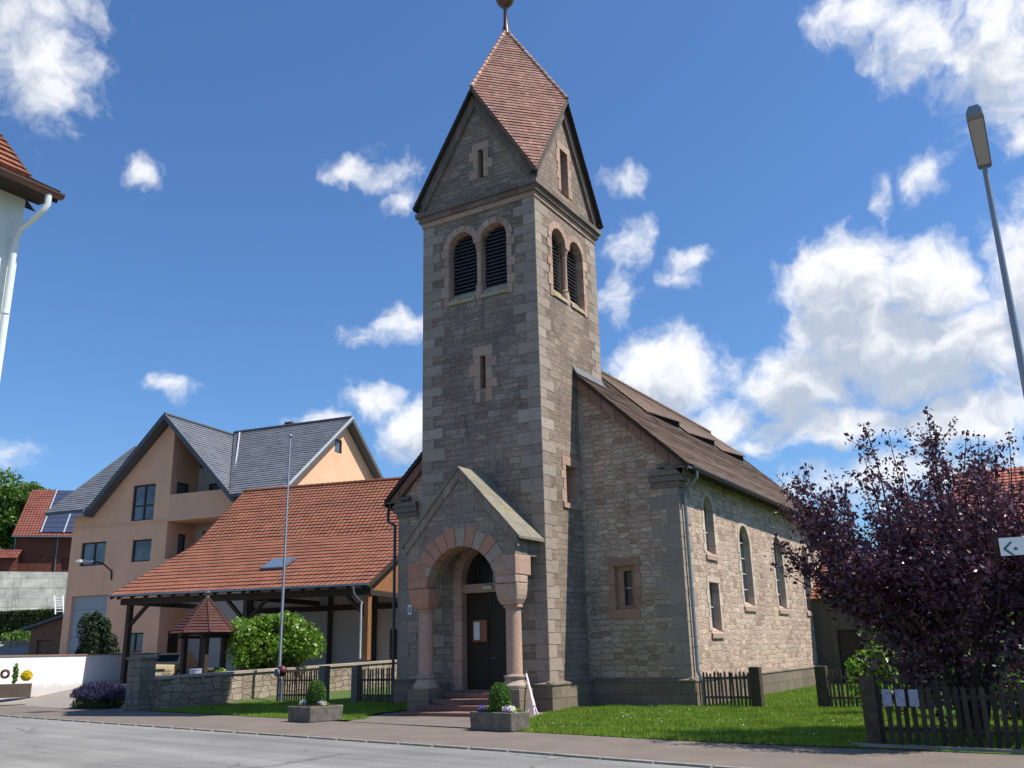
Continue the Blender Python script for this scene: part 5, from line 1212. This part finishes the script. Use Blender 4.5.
hp = Fr(-94.5, 50.5, 30); u = rng.random(16000)*17-2; v = rng.random(16000)*1.6; z = 3.2+rng.random(16000)*3.1; face = rng.random(16000)
z = np.where(face < .35, 6.1+.25*rng.random(16000)+u*.02, z); v = np.where(face < .35, v, .25*rng.random(16000))
leafcloud('foliage', np.stack([hp.o.x+hp.u.x*u+hp.v.x*v, hp.o.y+hp.u.y*u+hp.v.y*v, z], 1), .13, HEDGE, hd)
mb = MB(); mb.add([hp((x, y, z)) for z in (2.5, 6.1) for x, y in ((-2, .15), (15, .15), (15, 1.6), (-2, 1.6))], [(3,2,1,0),(4,5,6,7),(0,1,5,4),(1,2,6,5),(2,3,7,6),(3,0,4,7)]); mb.build('inner_branches', plain('hedge inside', (.02, .035, .012), .95, .05, .4, 3), hd)
bush('round_shrub', (-80.4, 49.3, 2.6), (1.35, 1.2, 1.05), 2500, .12, TREEG, 'light green round shrub in front of the dark hedge', 'shrub', 10)
bush('yellow_shrub', (-66.9, 41.6, .3), (.6, .5, 1.1), 800, .08, TREEG, 'small yellow green plant at the left corner of the peach house', 'shrub', 6)
sh = thing('garden_shed', (-72.5, 46.5, .5), 'small dark shed with grey pent roof left of the peach house', 'shed')
S_ = Fr(-72.6, 45.2, 20)
mb = MB(); mb.panel([(0, 0), (4.2, 0), (4.2, 5.3), (0, 4.2)], [rect(.7, 2.0, .5, 3.3)], lambda a, b, d: S_((a, d, b)), .2, True); mb.panel(rect(0, 3, 0, 4.2), [], lambda a, b, d: S_((d, a, b)), .1); mb.build('wall', plain('shed boards', (.20, .11, .075), .9, .15, .2, 3), sh)
mb = MB(S_); mb.hexa([(-.5, -.5, 4.05), (4.3, -.5, 5.35), (4.3, 3.4, 5.35), (-.5, 3.4, 4.05)], [(-.5, -.5, 4.25), (4.3, -.5, 5.55), (4.3, 3.4, 5.55), (-.5, 3.4, 4.25)]); mb.build('roof', FASC, sh)
mb = MB(); pts = [Vector((-84.5+6.3*cos(t), 47.5+3.0*sin(t), 0)) for t in np.linspace(-.3, 2.6, 22)]
for p, q in zip(pts[:-1], pts[1:]): mb.bar(p+Vector((0, 0, 2.9)), q+Vector((0, 0, 2.9)), .5, 1.0)
tw = mb.build('terrace_wall', plain('sandy terrace wall', (.36, .30, .22), .9, .15, .2, 2), None, origin=(-84, 50, 2.5)); tag(tw, 'low curved sandy terrace wall in front of the dark hedge', 'terrace wall')

def tree(name, base, crown_c, crown_r, n, size, mat, label, nc=30, cr=.32, trunk=.35):
    t = thing(name, base, label, 'tree'); mb = MB(); bz = Vector(base); cc = Vector(crown_c)
    mb.tube([bz, bz.lerp(cc, .5), cc], [trunk, trunk*.75, trunk*.4], 10)
    for k in range(9):
        a = k*.7; e = cc+Vector((cos(a)*crown_r[0]*.75, sin(a)*crown_r[1]*.75, random.uniform(-.3, .6)*crown_r[2])); mb.tube([bz.lerp(cc, .45+.03*k), bz.lerp(cc, .8).lerp(e, .5), e], [trunk*.4, trunk*.25, trunk*.08], 7)
    mb.build('trunk', BARK, t); P = np.concatenate([clumps(n*3//4, crown_c, crown_r, nc, cr, .45), ellip(n//4, crown_c, np.array(crown_r)*.8, .3)])
    leafcloud('crown', P, size, mat, t); return t
tree('broadleaf_tree', (-122, 72, 9), (-123, 71.5, 21.3), (6.0, 6.0, 5.0), 24000, .26, TREEG, 'large green broadleaf tree behind the brick house at the left edge', 34, .34, .5)
tree('broadleaf_tree', (-132, 66, 9), (-131, 66, 19), (6, 6, 6), 9000, .3, TREEG, 'green tree at the left edge behind the larger broadleaf tree', 20, .36, .5)

# ---- house close by on the left (only its eave corner shows)
lh = thing('white_house', (-14.83, 0, G), 'white roughcast house with red roof and white downpipe, close by at the left edge', 'house')
mb = MB(); fH = fX(-14.83); mb.panel(rect(-14, 8.16, G, 9.65), [rect(2, 3.2, 4.8, 6.4), rect(-2, -.8, 4.8, 6.4)], fH, .2, True); mb.panel([(-24, G), (-14.83, G), (-14.83, 9.65), (-19.5, 13.3), (-24, 9.65)], [], fY(8.16, -1), .2); mb.panel([(-24, G), (-14.83, G), (-14.83, 9.65), (-19.5, 13.3), (-24, 9.65)], [], fY(-14), .2); mb.build('wall', WHITER, lh)
mb = MB(); L = [(-14.25, 8.42, 9.62), (-15.15, 8.42, 10.15), (-16.3, 8.42, 11.35), (-19.55, 8.42, 14.4)]; Rr = [(x, -14.3, z) for x, y, z in L]
courses(mb, Rr, L, .3, .045); courses(mb, [(-39.1-x, y, z) for x, y, z in L], [(-39.1-x, y, z) for x, y, z in Rr], .3, .045); lr = mb.build('roof', CTILE, lh)
mb = MB()
for p, q in zip(L[:-1], L[1:]): mb.bar(Vector(p)-Vector((0, .03, .10)), Vector(q)-Vector((0, .03, .10)), .06, .2)
mb.bar((-14.27, 8.42, 9.58), (-14.27, -14, 9.58), .03, .16); mb.add([(-14.28, 8.4, 9.5), (-14.28, -14, 9.5), (-14.84, -14, 9.55), (-14.84, 8.4, 9.55)], [(0, 1, 2, 3)])
mb.add([(-14.84, 8.15, 9.4), (-14.84, 8.4, 9.4), (-19.4, 8.4, 13.9), (-19.4, 8.15, 13.9)], [(0, 1, 2, 3)])
mb.build('eaves_boards', DARKW, lr)
mb = MB(); n = 8; r = .09
vs = []
for y in (-14, 8.44):
    for k in range(n+1): t = pi+pi*k/n; vs.append((-14.19+r*cos(t), y, 9.56+r*sin(t)))
mb.add(vs, [(i, i+1, n+1+i+1, n+1+i) for i in range(n)]+[tuple(range(n, -1, -1)), tuple(range(n+1, 2*n+2))]); mb.build('gutter', COPPER, lh)
mb = MB(); mb.tube([(-14.20, 8.2, 9.5), (-14.20, 8.2, 9.3), (-14.27, 8.15, 9.12), (-14.60, 8.02, 8.86), (-14.67, 8.0, 8.66), (-14.69, 8.0, 8.4), (-14.69, 8.0, G)], .055, 12)
for z in (7.3, 5.2): mb.tube([(-14.69, 8.0, z), (-14.69, 8.0, z+.05)], .068, 12)
mb.build('downpipe', plain('white downpipe', (.68, .72, .70), .4, .4, .05), lh, smooth=True)

# ---- street lamp and direction sign on the right
sl_ = thing('street_lamp', (-.066, 11.44, G), 'slender grey street lamp with long flat head', 'street lamp')
mb = MB(); mb.tube([(-.066, 11.44, G), (-.066, 11.44, 3.0), (-.066, 11.44, 7.15)], [.06, .048, .03], 14); mb.build('pole', GALV, sl_, smooth=True)
mb = MB()
rg = []
for y, hw, z in ((11.52, .06, 7.15), (11.44, .078, 7.14), (10.40, .088, 7.26), (10.34, .075, 7.27)):
    rg.append([(-.06+x, y, z+zz) for x, zz in ((-hw, .0), (hw, .0), (hw, .06), (hw*.6, .11), (-hw*.6, .11), (-hw, .06))])
mb.loft(rg); hd_ = mb.build('lamp_head', GALV, sl_)
mb = MB(); mb.add([(-.06-.064, 11.38, 7.142), (-.06+.064, 11.38, 7.142), (-.06+.074, 10.43, 7.251), (-.06-.074, 10.43, 7.251)], [(0, 1, 2, 3)]); mb.build('diffuser', LAMPG, hd_)
sg_ = thing('direction_sign', (.62, 12.6, G), 'white direction sign with teal arrow pointing left in front of the purple tree', 'sign')
mb = MB(); mb.tube([(.62, 12.6, G), (.62, 12.6, 3.3)], .038, 12); mb.build('post', GALV, sg_)
mb = MB(); fS = lambda a, b, d: Vector((a, 12.55+.05*(a-.6)+d, b))
mb.prism([(-.655, 2.60), (-.64, 2.60), (.75, 2.60), (.75, 2.81), (-.655, 2.81)], fS, 0, .02); pn = mb.build('panel', WHITEP, sg_)
mb = MB(); mb.prism([(-.625, 2.68), (-.54, 2.76), (-.51, 2.76), (-.59, 2.68), (-.51, 2.60), (-.54, 2.60)], fS, -.006, -.002); mb.build('arrow', TEAL, pn)
mb = MB(); mb.prism([(-.49+.022*cos(t), 2.675+.018*sin(t)) for t in np.linspace(0, 6.0, 10)], fS, -.006, -.002); x = -.36
for wd in (.16, .09, .2): mb.prism(rect(x, x+wd, 2.718, 2.735), fS, -.006, -.002); x += wd+.03
x = -.34
for wd in (.12, .2, .07): mb.prism(rect(x, x+wd, 2.655, 2.672), fS, -.006, -.002); x += wd+.03
mb.build('lettering', TEAL, pn)

# ---- house far right behind the tree
rh = thing('red_roof_house', (1, 56, G), 'house with red tiled roof half hidden behind the purple tree', 'house')
mb = MB(); mb.panel(rect(-4.0, 16, G, 6.2), [rect(-2, -.6, 1, 2.6), rect(2, 3.4, 1, 2.6)], fY(50.0), .2, True); mb.panel([(50, G), (61, G), (61, 6.2), (55.5, 10.1), (50, 6.2)], [], lambda a, b, d: Vector((-4.0+d, a, b)), .2); mb.build('wall', plain('grey render', (.34, .32, .30), .9), rh)
mb = MB(); courses(mb, [(-4.6, 49.3, 6.2), (-4.6, 55.5, 10.5)], [(16.5, 49.3, 6.2), (16.5, 55.5, 10.5)], .34, .05); courses(mb, [(16.5, 61.7, 6.2), (16.5, 55.5, 10.5)], [(-4.6, 61.7, 6.2), (-4.6, 55.5, 10.5)], .34, .05); mb.build('roof', tiles('right red roof tiles', [(.30, .10, .07), (.36, .13, .09)], .3, .34, wave=True), rh)

# ---- purple plum trees and the green shrubs under them
def plum(base, label, n_shoots, spread, ztop, n_fill, seed, cx=0.0, lean=0):
    random.seed(seed); t = thing('purple_tree', base, label, 'tree'); mb = MB(); bz = Vector(base); L = []; ct = Vector((base[0]+cx, base[1], 0))
    for s in range(4):
        a = s*1.6+.4; mb.tube([bz+Vector((cos(a)*.08, sin(a)*.08, 0)), bz+Vector((cos(a)*.35, sin(a)*.35, 1.1)), bz+Vector((cos(a)*.8, sin(a)*.8, 2.3))], [.12, .09, .06], 8)
    for k in range(n_shoots+lean):
        a = random.random()*2*pi; rr = sqrt(random.random()); zt = G+(ztop-G)*(1-.14*rr**2.2)*random.uniform(.62, 1.08)
        s = Vector((ct.x+cos(a)*.4*rr*spread, ct.y+sin(a)*.4*rr*spread, 1.2+random.random()*1.2))
        e = Vector((ct.x+cos(a)*rr*spread, ct.y+sin(a)*rr*spread*.85, zt)); m = s.lerp(e, .5)+Vector((cos(a)*.35*rr, sin(a)*.35*rr, -.25))
        pts = [s, s.lerp(m, .55), m, m.lerp(e, .5)+Vector((random.gauss(0, .06), random.gauss(0, .06), 0)), e]
        if k >= n_shoots:
            e = Vector((ct.x-2.5-1.05*random.random(), ct.y+random.uniform(-1.0, 1.0), random.uniform(3.3, 5.3))); s = Vector((ct.x-.5, ct.y, 1.5)); m = s.lerp(e, .5)+Vector((0, 0, -.2)); pts = [s, s.lerp(m, .55), m, m.lerp(e, .5), e]
        mb.tube(pts, [.04, .03, .022, .014, .006], 5)
        for j in range(190):
            f = random.random()**.75*4; i = min(3, int(f)); p = pts[i].lerp(pts[i+1], f-i); w_ = .22*(1-.62*(f/4))
            L.append((p.x+random.gauss(0, w_), p.y+random.gauss(0, w_), p.z+random.gauss(0, w_*.8)+.03))
        # side twigs
        for q in range(4):
            f = 1.2+random.random()*2.5; i = min(3, int(f)); p = pts[i].lerp(pts[i+1], f-i); b = random.random()*6.28; tip = p+Vector((cos(b)*.5, sin(b)*.5, .25+.3*random.random()))
            mb.tube([p, tip], [.010, .004], 4)
            for j in range(45): g = random.random(); c_ = p.lerp(tip, g); L.append((c_.x+random.gauss(0, .08), c_.y+random.gauss(0, .08), c_.z+random.gauss(0, .08)))
    P = np.array(L); F2 = clumps(n_fill, (ct.x, ct.y, 2.6), (spread*.86, spread*.85, 1.6), 60, .28, .4)
    rad = np.hypot(F2[:, 0]-ct.x, F2[:, 1]-ct.y); F2 = F2[(F2[:, 2] > .25) & (rad < spread*(.55+.45*np.clip((F2[:, 2]-.4)/2.6, 0, 1)))]; F2[:, 2] -= (F2[:, 2] < 2.2)*rng.random(len(F2))*.9; F2 = F2[F2[:, 2] > G+.2]
    P = np.concatenate([P, F2]); sw = rng.random(len(P)) < .5
    cr = leafcloud('crown', P[sw], .054, PURPLE, t, aspect=.62); leafcloud('small_leaves', P[~sw], .036, PURPLE, cr, aspect=.55); mb.build('trunk', BARK, t); return t
plum((-2.0, 20.4, G), 'wide dark purple leaved tree behind the pavement fence, right of the church', 92, 2.95, 5.75, 23000, 3, lean=16)
plum((1.4, 22.2, G), 'dark purple leaved tree at the right edge of the photo, beyond the wide one', 60, 2.6, 6.0, 13000, 5)
bush('hazel_shrub', (-4.9, 26.4, G), (.75, .6, .95), 900, .07, GREENL, 'light green leafy shrub by the fence left of the purple tree', 'shrub', 8, .3)
bush('hazel_shrub', (-1.6, 25.6, G), (1.6, 1.0, 1.3), 2600, .07, TREEG, 'green shrub standing in the shade under the purple tree', 'shrub', 14, .3)
bush('hazel_shrub', (.2, 30.5, G), (2.2, 1.5, 1.0), 3500, .09, TREEG, 'sunlit green shrub behind the purple tree at the right edge', 'shrub', 14, .3)
bush('laurel_bush', (-3.2, 31.5, G), (2.6, 1.4, 1.9), 6000, .09, HEDGE, 'added dark green shrub filling the shade behind the purple tree, in front of the annex', 'shrub', 18, .35)  # shrub added to darken the view behind the plum tree
